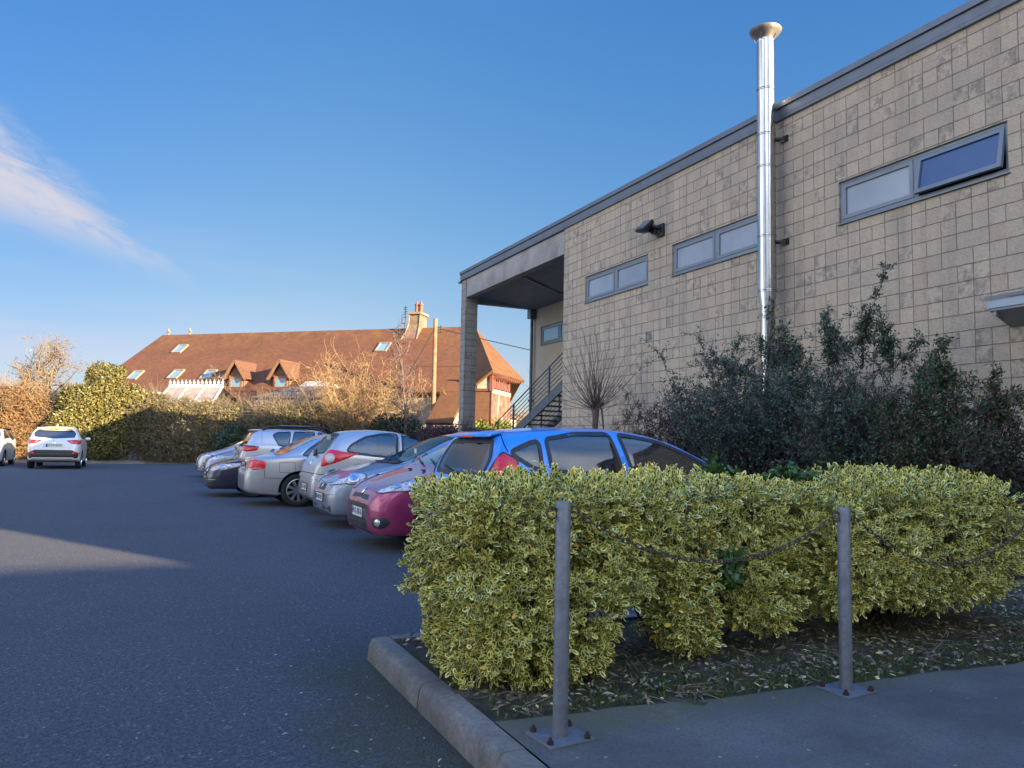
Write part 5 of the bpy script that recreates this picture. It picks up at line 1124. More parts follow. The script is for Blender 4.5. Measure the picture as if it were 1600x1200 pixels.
def scaled(b, L, W, H, **k):
    fx, fw, fz = L / b['L'], W / b['W'], H / max(z for _, z in b['top'])
    o = dict(L=L, W=W, rw=b['rw'], wheels=tuple(x * fx for x in b['wheels']), tumble=b.get('tumble', .34))
    for q, f in (('top', fz), ('bot', fz), ('plan', fw), ('belt', fz)): o[q] = [(x * fx, v * f) for x, v in b[q]]
    o.update(k); return o
def sdir(sg, a=35, up=.3): return (math.cos(R(a)), -sg * math.sin(R(a)), -up)      # from the nose corner towards the car
def rdir(sg, a=35, up=.2): return (-math.cos(R(a)), -sg * math.sin(R(a)), -up)    # from the tail corner
ROW = 'cars parked nose or tail out along the block building'

# --- blue hatchback, tail out
kx = lambda x: x if x < 3.4 else 3.4 + (x - 3.4) * .62
kp = lambda pts: [(kx(p[0]), *p[1:]) for p in pts]
wf = [(.98, .985), (1.40, 1.20), (1.72, 1.325), (2.08, 1.385), (2.21, 1.395), (2.15, .995)]; wr_ = [(2.26, 1.0), (2.32, 1.40), (2.70, 1.39), (3.05, 1.335), (3.05, 1.04)]; wq = [(3.15, 1.055), (3.13, 1.315), (3.22, 1.30), (3.43, 1.215), (3.40, 1.17), (3.22, 1.06)]
see = [('side', [(x * .965 + 1.7 * .035, z * .95 + 1.17 * .05) for x, z in wf]), ('side', [(x * .965 + 2.7 * .035, z * .95 + 1.2 * .05) for x, z in wr_]), ('side', [(x * .9 + 3.22 * .1, z * .9 + 1.2 * .1) for x, z in wq]), ('top', [(1.05, -.56), (1.05, .56), (1.62, .54), (1.62, -.54)], .93), ('top', kp([(3.55, -.46), (3.55, .46), (3.78, .50), (3.78, -.50)]), 1.0)]
FB = dict(FI, L=kx(3.95), wheels=(.76, 3.20), **{k: kp(FI[k]) for k in ('top', 'bot', 'plan', 'belt')})
c = Car('blue_hatchback', 'bright blue hatchback parked tail out just behind the variegated hedge', FB, P_BLUE, (2.67, 7.06), True, see=see, group=ROW)
c.sides([wf, wr_, wq], M_SEEGL, .038); c.wheels(8); c.seats((2.15, 3.05)); c.mirrors(1.08, 1.0)
c.doors([[(.96, .95), (1.02, .70), (1.12, .35)], [(2.21, 1.0), (2.22, .6), (2.24, .28)], [(3.08, 1.04), (3.12, .80), (2.95, .45), (2.9, .28)]], [(2.15, .90), (2.95, .95)])
for sg in (1, -1):
    s_ = kp([(3.56, sg * .70, 1.205), (3.40, sg * .80, 1.15), (3.42, sg * .84, 1.03), (3.55, sg * .82, .90), (3.72, sg * .78, .82), (3.86, sg * .66, .80), (3.83, sg * .62, .90), (3.70, sg * .66, 1.04)])
    t = c.patch('tail_lamp', s_, rdir(sg, 55), M_RED, .012, .03); c.strip('lamp_seal', s_, rdir(sg, 55), .016, M_TRIM, True, .006, t, .03)
    c.strip('tailgate_gap', kp([(3.50, sg * .55, 1.39), (3.52, sg * .68, 1.27), (3.50, sg * .74, 1.21)]), rdir(sg, 60, .3), .010, M_GAP)
rg = kp([(3.60, -.50, 1.31), (3.60, .50, 1.31), (3.70, .62, 1.15), (3.80, .60, 1.0), (3.82, 0, .985), (3.80, -.60, 1.0), (3.70, -.62, 1.15)])
g = c.patch('rear_window', rg, (-1, 0, -.5), M_SEEGL, .003, .04, flat=True); c.strip('rear_window_seal', rg, (-1, 0, -.5), .05, M_TRIM, True, .006, g, .04)
c.fin(MB().add(kp([(3.42, -.56, 1.405), (3.42, .56, 1.405), (3.60, .50, 1.385), (3.66, .42, 1.365), (3.66, -.42, 1.365), (3.60, -.50, 1.385), (3.45, -.55, 1.38), (3.45, .55, 1.38), (3.62, .49, 1.345), (3.655, .42, 1.34), (3.655, -.42, 1.34), (3.62, -.49, 1.345)]), [(0, 1, 2, 3, 4, 5), (11, 10, 9, 8, 7, 6), (0, 6, 7, 1), (1, 7, 8, 2), (2, 8, 9, 3), (3, 9, 10, 4), (4, 10, 11, 5), (5, 11, 6, 0)]), 'roof_spoiler', P_BLUE, bevel=.008)
c.fin(MB().box((3.560, -.16, 1.343), (3.568, .16, 1.360)), 'brake_lamp', M_RED)
c.fin(MB().beam((3.68, 0, .985), (3.64, -.40, 1.05), .02, .02).lathe([(.045, -.02), (.04, .03), (.001, .035)], 12, Matrix.Translation((3.675, 0, .965))), 'rear_wiper', M_BLACK)
c.plate(.62, '08-D-24117', True)

# --- plum hatchback, nose out
c = Car('plum_hatchback', 'glossy plum red hatchback with its nose out between the hedge and the grey blue car', FI, P_PURP, (2.38, 9.45), group=ROW)
c.sides([wf, wr_, wq], M_CGLASS); c.wheels(7); c.mirrors(1.08, 1.0)
c.doors([[(.96, .95), (1.02, .70), (1.12, .35)], [(2.21, 1.0), (2.22, .6), (2.24, .28)]], [(2.15, .90), (2.95, .95)])
ws = [(.87, -.62, 1.0), (.87, .62, 1.0), (1.23, .61, 1.2), (1.64, .53, 1.385), (1.64, -.53, 1.385), (1.23, -.61, 1.2)]
g = c.patch('windscreen', ws, (.5, 0, -1), M_CGLASS, .003, .06, flat=True)
for sg in (1, -1):
    hl = [(.13, sg * .44, .645), (.20, sg * .56, .625), (.42, sg * .74, .665), (.72, sg * .82, .755), (.93, sg * .84, .845), (.72, sg * .78, .835), (.42, sg * .66, .775), (.24, sg * .54, .715)]
    t = c.patch('headlight', hl, sdir(sg, 48, .45), M_HEAD, .010, .03, .03); c.strip('lamp_seal', hl, sdir(sg, 48, .45), .014, M_TRIM, True, .005, t, .03)
    for x, y, z, r in ((.36, .635, .705, .045), (.52, .715, .755, .055), (.68, .77, .79, .04)):
        c.disc('lamp_reflector', (x, sg * y, z), sdir(sg, 48, .45), r, M_REFL, t, .013); c.disc('lamp_bulb_bowl', (x, sg * y, z), sdir(sg, 48, .45), r * .55, M_LBOWL, t, .018)
    fg = [(.10, sg * .52, .40), (.24, sg * .70, .42), (.28, sg * .72, .34), (.18, sg * .66, .27), (.10, sg * .54, .30)]
    t = c.patch('fog_lamp_recess', fg, sdir(sg, 35, 0), M_TRIM, .006, .05, .03); c.disc('fog_lamp', (.17, sg * .61, .345), sdir(sg, 35, 0), .045, M_REFL, t, .012)
    c.strip('bonnet_gap', [(.16, sg * .38, .725), (.35, sg * .60, .80), (.60, sg * .74, .89), (.86, sg * .78, .96)], (.1, -sg * .3, -1), .008, M_GAP)
c.patch('lower_grille', [(0, -.52, .225), (0, .52, .225), (0, .36, .545), (0, -.36, .545)], (1, 0, 0), M_TRIM, .006, .03)
c.patch('grille_bar', [(0, -.43, .36), (0, .43, .36), (0, .38, .49), (0, -.38, .49)], (1, 0, 0), M_DGREY, .014, .02)
for z in (.255, .285, .315, .34, .515): c.strip('grille_slat', [(0, -.36, z), (0, .36, z)], (1, 0, 0), .010, M_DGREY, False, .012)
c.strip('bumper_lip', [(.22, -.72, .215), (.06, -.54, .205), (.02, 0, .21), (.06, .54, .205), (.22, .72, .215)], (1, 0, .25), .05, P_PALE, False, .014)
c.patch('upper_grille', [(.02, -.38, .588), (.02, .38, .588), (.03, .34, .645), (.03, -.34, .645)], (1, 0, 0), M_TRIM, .006, .015)
c.disc('badge', (.05, 0, .69), (1, 0, -.4), .05, M_CHROME, None, .008); c.plate(.43, '09-D-38516', False)
for y in (-.33, .20): c.fin(MB().box((.70, y - .03, .935), (.74, y + .03, .952)), 'washer_jet', M_BLACK)
c.fin(MB().tube([(.86, -.45, 1.015), (.95, .05, 1.07)], .012, 6).tube([(.86, .1, 1.02), (.95, .55, 1.065)], .012, 6), 'wiper', M_BLACK)

# --- grey blue hatchback with teardrop lamps, nose out
PU = scaled(FI, 4.03, 1.69, 1.49, rw=.295, wheels=(.84, 3.35), top=[(0, .50), (.04, .62), (.12, .70), (.3, .775), (.6, .865), (.95, .945), (1.12, .985), (1.5, 1.19), (1.9, 1.39), (2.25, 1.468), (2.6, 1.49), (3.1, 1.465), (3.5, 1.41), (3.70, 1.28), (3.85, 1.03), (3.97, .85), (4.02, .70), (4.03, .58)])
wf2 = [(1.50, 1.0), (1.78, 1.20), (2.05, 1.36), (2.26, 1.405), (2.34, 1.0)]; wr2 = [(2.43, 1.0), (2.38, 1.41), (2.8, 1.40), (3.10, 1.35), (3.18, 1.06)]; wq2 = [(1.20, .975), (1.46, 1.13), (1.44, .985)]
see = [('side', [(x * .95 + 1.95 * .05, z * .94 + 1.18 * .06) for x, z in wf2]), ('side', [(x * .95 + 2.8 * .05, z * .94 + 1.2 * .06) for x, z in wr2]), ('top', [(1.28, -.55), (1.28, .55), (1.98, .52), (1.98, -.52)], .92)]
c = Car('grey_blue_hatchback', 'grey blue hatchback with large teardrop headlights, nose out beside the plum car', PU, P_GREYB, (2.42, 11.98), see=see, group=ROW)
c.sides([wf2, wr2, wq2], M_SEEGL, .034); c.wheels(7); c.mirrors(1.42, 1.02); c.seats((2.2, 3.1))
ws = [(1.15, -.60, .99), (1.15, .60, .99), (1.55, .60, 1.2), (1.96, .52, 1.40), (1.96, -.52, 1.40), (1.55, -.60, 1.2)]
g = c.patch('windscreen', ws, (.5, 0, -1), M_SEEGL, .003, .06, flat=True); c.strip('windscreen_seal', ws, (.5, 0, -1), .03, M_TRIM, True, .005, g, .06)
c.doors([[(1.22, .93), (1.14, .70), (1.19, .35)], [(2.40, 1.0), (2.38, .6), (2.34, .28)]], [(2.2, .90)])
for sg in (1, -1):
    hl = [(.10, sg * .36, .600), (.20, sg * .52, .580), (.42, sg * .71, .605), (.58, sg * .765, .69), (.56, sg * .73, .775), (.44, sg * .66, .80), (.33, sg * .585, .745), (.22, sg * .48, .655)]
    t = c.patch('headlight', hl, sdir(sg, 45, .4), M_HEAD, .012, .05, .03); c.strip('lamp_seal', hl, sdir(sg, 45, .4), .012, M_TRIM, True, .005, t, .05)
    c.disc('lamp_reflector', (.43, sg * .665, .695), sdir(sg, 45, .4), .085, M_REFL, t, .014); c.disc('lamp_bulb_bowl', (.43, sg * .665, .695), sdir(sg, 45, .4), .045, M_LBOWL, t, .022)
    c.strip('bonnet_gap', [(.13, sg * .36, .70), (.35, sg * .60, .79), (.70, sg * .74, .885), (1.10, sg * .78, .97)], (.1, -sg * .3, -1), .007, M_GAP)
    c.patch('lower_intake', [(.04, sg * .20, .24), (.14, sg * .60, .25), (.12, sg * .58, .34), (.04, sg * .22, .335)], (1, -sg * .3, 0), M_TRIM, .005, .02)
gr = c.patch('grille', [(0, -.20, .545), (0, .20, .545), (0, .21, .645), (0, -.21, .645)], (1, 0, -.1), M_TRIM, .006, .02)
for z in (.565, .585, .605, .625): c.strip('grille_slat', [(0, -.19, z), (0, .19, z)], (1, 0, 0), .005, M_DGREY, False, .010, gr)
c.disc('badge', (.02, 0, .60), (1, 0, 0), .042, M_CHROME, gr, .012); c.strip('bonnet_edge_gap', [(.09, -.40, .675), (.045, 0, .665), (.09, .40, .675)], (1, 0, -.7), .008, M_GAP)
c.strip('bumper_crease', [(.20, -.70, .50), (.05, -.45, .49), (.01, 0, .49), (.05, .45, .49), (.20, .70, .50)], (1, 0, 0), .006, M_GAP, False, .002)
c.strip('bumper_lip', [(.22, -.68, .215), (.06, -.50, .215), (.02, 0, .225), (.06, .50, .215), (.22, .68, .215)], (1, 0, .3), .04, P_GREYB, False, .014); c.plate(.435, '06-WW-2741', False)
c.fin(MB().tube([(1.10, -.50, 1.0), (1.22, .05, 1.07)], .014, 6).tube([(1.10, .05, 1.01), (1.22, .55, 1.06)], .014, 6).box((1.02, -.62, .965), (1.12, .62, .985)), 'wiper', M_BLACK)
c.fin(MB().box((1.40, -.38, 1.11), (1.404, -.28, 1.19)), 'parking_disc', M_PLATE)

# --- small silver bubble car, tail out
KA = dict(L=3.62, W=1.66, rw=.29, wheels=(.72, 3.02), tumble=.36,
    top=[(0, .52), (.05, .65), (.15, .74), (.5, .87), (.85, .96), (1.0, 1.0), (1.4, 1.22), (1.8, 1.42), (2.1, 1.495), (2.5, 1.515), (2.85, 1.495), (3.10, 1.455), (3.20, 1.39), (3.36, 1.14), (3.46, .98), (3.55, .85), (3.60, .68), (3.62, .56)],
    bot=[(0, .30), (.1, .22), (.5, .19), (3.0, .19), (3.45, .22), (3.58, .27), (3.62, .32)],
    plan=[(0, .48), (.05, .62), (.2, .74), (.5, .81), (.9, .83), (2, .83), (2.9, .825), (3.25, .79), (3.45, .73), (3.57, .66), (3.62, .58)],
    belt=[(0, .5), (.4, .78), (1.0, .94), (2, .985), (2.8, 1.05), (3.2, 1.07), (3.62, .9)])
wk1 = [(1.12, .985), (1.50, 1.23), (1.80, 1.39), (2.02, 1.425), (2.06, 1.0)]; wk2 = [(2.15, 1.005), (2.12, 1.43), (2.42, 1.42), (2.72, 1.36), (2.98, 1.22), (3.06, 1.12), (2.98, 1.09), (2.6, 1.04)]
see = [('side', [(x * .95 + 1.75 * .05, z * .93 + 1.2 * .07) for x, z in wk1]), ('side', [(x * .95 + 2.6 * .05, z * .93 + 1.22 * .07) for x, z in wk2]), ('top', [(1.1, -.55), (1.1, .55), (1.85, .50), (1.85, -.50)], .95), ('top', [(3.12, -.46), (3.12, .46), (3.38, .48), (3.38, -.48)], 1.05)]
c = Car('silver_city_car', 'small round backed silver car, tail out, between the grey blue car and the silver saloon', KA, P_SILV, (2.56, 14.05), True, see=see, group=ROW)
c.sides([wk1, wk2], M_SEEGL, .034); c.wheels(7); c.seats((1.95, 2.75)); c.mirrors(1.2, 1.02)
c.doors([[(1.08, .93), (1.02, .7), (1.06, .35)], [(2.10, 1.43), (2.10, .95), (2.16, .6), (2.10, .28)]], [(1.95, .90)])
for sg in (1, -1):
    tl = [(3.30, sg * .64, 1.13), (3.12, sg * .78, 1.105), (2.86, sg * .82, 1.085), (3.05, sg * .81, .99), (3.28, sg * .78, .90), (3.47, sg * .69, .83), (3.47, sg * .66, .92), (3.40, sg * .63, 1.04)]
    t = c.patch('tail_lamp', tl, rdir(sg, 55), M_RED, .012, .03, .03); c.disc('reversing_lamp', (3.33, sg * .735, .985), rdir(sg, 50), .085, M_CLR, t, .014); c.strip('lamp_ring', [(3.33 + .0 * a, sg * .735, .985) for a in (0,)] * 1 + [(3.34, sg * .735, 1.0)], rdir(sg, 50), .004, M_CHROME, False, .02, t)
    x0 = 2.86; c.strip('fuel_flap_gap' if sg == 1 else 'body_crease', [(x0 + .105 * math.cos(a * .5236), sg * .83, .80 + .105 * math.sin(a * .5236)) for a in range(12)], (0, -sg, 0), .006, M_GAP, True, .002)
    c.strip('body_crease', [(2.95, sg * .83, .99), (2.5, sg * .83, .945), (1.6, sg * .83, .92)], (0, -sg, 0), .012, P_SILV2, False, .003)
    c.strip('tailgate_gap', [(3.12, sg * .52, 1.46), (3.25, sg * .60, 1.26), (3.31, sg * .63, 1.14)], rdir(sg, 40, .5), .009, M_GAP)
rg = [(3.19, -.46, 1.405), (3.19, .46, 1.405), (3.33, .56, 1.19), (3.40, .50, 1.085), (3.41, 0, 1.07), (3.40, -.50, 1.085), (3.33, -.56, 1.19)]
g = c.patch('rear_window', rg, (-1, 0, -.5), M_SEEGL, .003, .05, flat=True); c.strip('rear_window_seal', rg, (-1, 0, -.5), .035, M_TRIM, True, .006, g, .05)
c.fin(MB().box((3.245, .02, 1.31), (3.262, .30, 1.40)), 'window_sticker', simple('grey_sticker', (.32, .33, .34), .6)); c.strip('bumper_gap', [(3.3, -.80, .70), (3.5, -.66, .72), (3.6, 0, .72), (3.5, .66, .72), (3.3, .80, .70)], (-1, 0, 0), .012, M_GAP)
c.strip('bumper_step', [(3.4, -.74, .66), (3.58, -.5, .665), (3.62, 0, .665), (3.58, .5, .665), (3.4, .74, .66)], (-1, 0, .1), .05, P_SILV, False, .02)
c.plate(.47, '10-D-11862', True); c.disc('badge', (3.52, 0, .90), (-1, 0, -.1), .05, M_CHROME)
c.fin(MB().beam((3.45, 0, 1.04), (3.37, -.36, 1.13), .02, .02).lathe([(.04, -.02), (.035, .03), (.001, .035)], 10, Matrix.Translation((3.45, 0, 1.03))), 'rear_wiper', M_BLACK)

# --- silver saloon, tail out
AU = dict(L=4.58, W=1.77, rw=.318, wheels=(.90, 3.61), tumble=.40,
    top=[(0, .52), (.05, .64), (.2, .72), (.7, .83), (1.2, .92), (1.42, .97), (1.8, 1.18), (2.2, 1.365), (2.55, 1.43), (2.9, 1.428), (3.2, 1.37), (3.55, 1.21), (3.85, 1.04), (3.98, .985), (4.2, .965), (4.42, .945), (4.50, .90), (4.54, .78), (4.58, .60)],
    bot=[(0, .28), (.1, .22), (.5, .18), (3.6, .18), (4.2, .22), (4.5, .26), (4.58, .31)],
    plan=[(0, .50), (.06, .66), (.25, .79), (.6, .86), (1.2, .885), (3.4, .885), (4.0, .87), (4.3, .83), (4.46, .77), (4.54, .70), (4.58, .62)],
    belt=[(0, .5), (.5, .76), (1.3, .90), (2.3, .94), (3.4, .965), (4.0, .945), (4.4, .90), (4.58, .6)])
c = Car('silver_saloon', 'silver four door saloon, tail out, with red square tail lamps', AU, P_SILV2, (1.71, 16.22), True, group=ROW)
wa1 = [(1.48, .955), (1.9, 1.19), (2.2, 1.33), (2.42, 1.365), (2.44, .965)]; wa2 = [(2.52, .97), (2.50, 1.37), (2.85, 1.365), (3.15, 1.29), (3.40, 1.13), (3.54, 1.0), (3.50, .985)]
c.sides([wa1, wa2], M_CGLASS, .022); c.wheels(9, None, .70); c.mirrors(1.55, .98)
for sg in (1, -1):
    c.strip('window_chrome', [(a, sg * .9, b) for a, b in ((1.44, .93), (1.88, 1.205), (2.2, 1.36), (2.55, 1.395), (2.88, 1.388), (3.18, 1.31), (3.44, 1.14), (3.60, .985), (3.5, .955), (2.5, .94), (1.44, .925))], (0, -sg, 0), .014, M_CHROME, True, .006)
    tl = [(4.50, sg * .55, .90), (4.40, sg * .74, .905), (4.22, sg * .83, .875), (4.24, sg * .85, .735), (4.42, sg * .79, .705), (4.54, sg * .62, .71)]
    t = c.patch('tail_lamp', tl, rdir(sg, 45, .05), M_RED, .010, .025, .03); c.strip('lamp_band', [(4.52, sg * .66, .725), (4.30, sg * .83, .745)], rdir(sg, 45, 0), .012, M_CLR, False, .014, t)
    c.strip('fuel_flap_gap' if sg == 1 else 'rear_wing_gap', [tuple(p) for p in roundpoly([(3.68, sg * .88, .66), (3.98, sg * .88, .66), (3.98, sg * .88, .86), (3.68, sg * .88, .86)], .05)], (0, -sg, 0), .006, M_GAP, True, .002)
    c.strip('bumper_gap', [(4.25, sg * .85, .72), (4.24, sg * .85, .56), (3.92, sg * .87, .545)], (0, -sg, 0), .008, M_GAP)
    c.strip('sill_trim', [(4.35, sg * .8, .29), (4.0, sg * .87, .265), (3.93, sg * .87, .262)], (0, -sg, .1), .018, P_PALE, False, .008)
    c.strip('boot_gap', [(4.50, sg * .58, .93), (4.2, sg * .70, .965), (3.95, sg * .70, 1.0)], (0, -sg * .3, -1), .008, M_GAP)
c.doors([[(1.45, .9), (1.35, .6), (1.40, .28)], [(2.48, .95), (2.46, .6), (2.44, .28)], [(3.55, .96), (3.35, .75), (3.15, .5), (3.1, .28)]], [(2.25, .84), (3.3, .87)])
rg = [(3.22, -.52, 1.365), (3.22, .52, 1.365), (3.55, .64, 1.20), (3.90, .66, 1.02), (3.94, 0, 1.01), (3.90, -.66, 1.02), (3.55, -.64, 1.20)]
c.patch('rear_window', rg, (-.5, 0, -1), M_CGLASS, .003, .05, flat=True); c.plate(.77, '05-KE-6093', True); c.disc('badge', (4.5, 0, .875), (-1, 0, 0), .05, M_CHROME)
c.strip('bumper_shelf', [(4.3, -.82, .665), (4.53, -.6, .665), (4.58, 0, .665), (4.53, .6, .665), (4.3, .82, .665)], (-1, 0, 0), .02, P_SILV2, False, .02)

# --- navy car, nose out
NV = scaled(FI, 4.55, 1.81, 1.46, rw=.318, wheels=(.97, 3.70), top=[(0, .50), (.04, .60), (.14, .68), (.4, .77), (.8, .85), (1.2, .91), (1.40, .95), (1.8, 1.16), (2.2, 1.35), (2.6, 1.445), (3.0, 1.46), (3.6, 1.42), (4.1, 1.30), (4.3, 1.1), (4.45, .9), (4.53, .7), (4.55, .58)])
c = Car('navy_car', 'dark navy car, nose out, half hidden behind the silver saloon', NV, P_NAVY, (1.22, 18.93), group=ROW)
wn1 = [(1.55, .95), (2.0, 1.2), (2.35, 1.36), (2.55, 1.39), (2.6, .97)]; wn2 = [(2.7, .98), (2.66, 1.395), (3.2, 1.385), (3.6, 1.30), (3.7, 1.03)]
c.sides([wn1, wn2], M_CGLASS); c.wheels(10, M_CHROME, .70); c.mirrors(1.6, .98); c.patch('windscreen', [(1.44, -.66, .96), (1.44, .66, .96), (1.85, .66, 1.18), (2.25, .56, 1.36), (2.25, -.56, 1.36), (1.85, -.66, 1.18)], (.5, 0, -1), M_CGLASS, .003, .06, flat=True)
for sg in (1, -1):
    hl = [(.10, sg * .46, .545), (.22, sg * .62, .535), (.45, sg * .78, .585), (.80, sg * .86, .71), (.70, sg * .83, .74), (.42, sg * .74, .705), (.20, sg * .58, .645)]
    t = c.patch('headlight', hl, sdir(sg, 45, .3), M_HEAD, .010, .04, .03)
    for x, y, z, r in ((.34, .69, .625, .05), (.50, .77, .665, .04)): c.disc('lamp_reflector', (x, sg * y, z), sdir(sg, 45, .3), r, M_REFL, t, .014)
    c.patch('lower_intake', [(.10, sg * .50, .26), (.26, sg * .74, .28), (.26, sg * .74, .40), (.10, sg * .52, .40)], sdir(sg, 30, 0), M_TRIM, .005, .03); c.strip('intake_blade', [(.12, sg * .54, .39), (.27, sg * .75, .395)], sdir(sg, 30, 0), .018, M_CHROME, False, .014)
    c.strip('bonnet_gap', [(.12, sg * .44, .68), (.40, sg * .68, .765), (.8, sg * .80, .84), (1.35, sg * .83, .93)], (.1, -sg * .3, -1), .012, P_SILV, False, .005)
c.patch('grille', [(0, -.45, .30), (0, .45, .30), (0, .38, .42), (0, -.38, .42)], (1, 0, 0), M_TRIM, .006, .03); c.patch('upper_grille', [(0, -.34, .535), (0, .34, .535), (0, .32, .60), (0, -.32, .60)], (1, 0, 0), M_TRIM, .006, .02); c.disc('badge', (.01, 0, .585), (1, 0, 0), .06, M_CHROME)
c.strip('bumper_lip', [(.24, -.74, .235), (.07, -.55, .235), (.02, 0, .24), (.07, .55, .235), (.24, .74, .235)], (1, 0, .3), .04, M_DGREY, False, .016); c.plate(.47, '11-D-20458', False)

# --- pale silver compact suv with roof rails, tail out
SU = scaled(FI, 4.44, 1.85, 1.62, rw=.335, wheels=(.90, 3.54), bot=[(0, .36), (.1, .28), (.5, .22), (3.7, .22), (4.2, .30), (4.40, .40), (4.44, .48)], top=[(0, .62), (.05, .78), (.15, .86), (.5, .97), (.9, 1.04), (1.2, 1.09), (1.6, 1.32), (2.0, 1.52), (2.4, 1.60), (2.9, 1.62), (3.5, 1.60), (3.95, 1.565), (4.06, 1.50), (4.18, 1.28), (4.28, 1.10), (4.36, .98), (4.42, .78), (4.44, .66)])
c = Car('pale_suv', 'pale silver compact SUV with black roof rails, tail out, beyond the navy car', SU, P_PALE, (2.18, 22.35), True, group=ROW)
c.sides([[(1.35, 1.08), (1.8, 1.37), (2.1, 1.50), (2.35, 1.515), (2.38, 1.09)], [(2.48, 1.09), (2.45, 1.52), (3.0, 1.515), (3.1, 1.10)], [(3.17, 1.11), (3.10, 1.515), (3.45, 1.49), (3.58, 1.42), (3.42, 1.14)]], M_CGLASS, .028); c.wheels(5, None, .68); c.mirrors(1.45, 1.12)
for sg in (1, -1):
    tl = [(4.30, sg * .56, 1.10), (4.18, sg * .78, 1.12), (3.92, sg * .88, 1.09), (3.98, sg * .88, 1.0), (4.22, sg * .80, .965), (4.36, sg * .58, .97)]
    t = c.patch('tail_lamp', tl, rdir(sg, 50, 0), M_RED, .012, .03, .03); c.strip('lamp_visor', [(4.30, sg * .56, 1.10), (4.18, sg * .78, 1.12), (3.92, sg * .88, 1.09)], rdir(sg, 50, 0), .024, M_TRIM, False, .016, t); c.patch('reversing_lamp', [(4.32, sg * .56, 1.06), (4.26, sg * .70, 1.06), (4.28, sg * .70, .99), (4.35, sg * .57, .99)], rdir(sg, 40, 0), M_CLR, .016, .015, .03, t)
    c.fin(MB().tube([(1.95, sg * .60, 1.50), (2.1, sg * .62, 1.625), (2.4, sg * .63, 1.665), (3.3, sg * .63, 1.665), (3.65, sg * .61, 1.64), (3.82, sg * .59, 1.55)], .026, 8), 'roof_rail', M_TRIM, smooth=True)
    c.strip('tailgate_gap', [(3.86, sg * .80, 1.50), (3.86, sg * .86, 1.2)], (0, -sg, 0), .007, M_GAP)
rg = [(4.06, -.58, 1.50), (4.06, .58, 1.50), (4.15, .66, 1.32), (4.24, .66, 1.17), (4.24, -.66, 1.17), (4.15, -.66, 1.32)]
c.patch('rear_window', rg, (-1, 0, -.4), M_CGLASS, .003, .05, flat=True)
c.fin(MB().box((3.86, -.58, 1.53), (4.09, .58, 1.568)), 'roof_spoiler', P_PALE, bevel=.012); c.fin(MB().beam((4.30, 0, 1.14), (4.22, .40, 1.24), .03, .03).box((4.25, -.08, 1.1), (4.32, .08, 1.16)), 'rear_wiper', M_BLACK)
c.fin(MB().box((2.5, -.40, 1.665), (3.3, .40, 1.70)), 'roof_tray', P_PALE, bevel=.01); c.plate(.88, '12-D-7745', True)
c.patch('lower_bumper', [(4.3, -.80, .34), (4.44, -.5, .33), (4.44, .5, .33), (4.3, .80, .34), (4.36, .75, .56), (4.44, .45, .58), (4.44, -.45, .58), (4.36, -.75, .56)], (-1, 0, 0), M_TRIM, .01, .05)

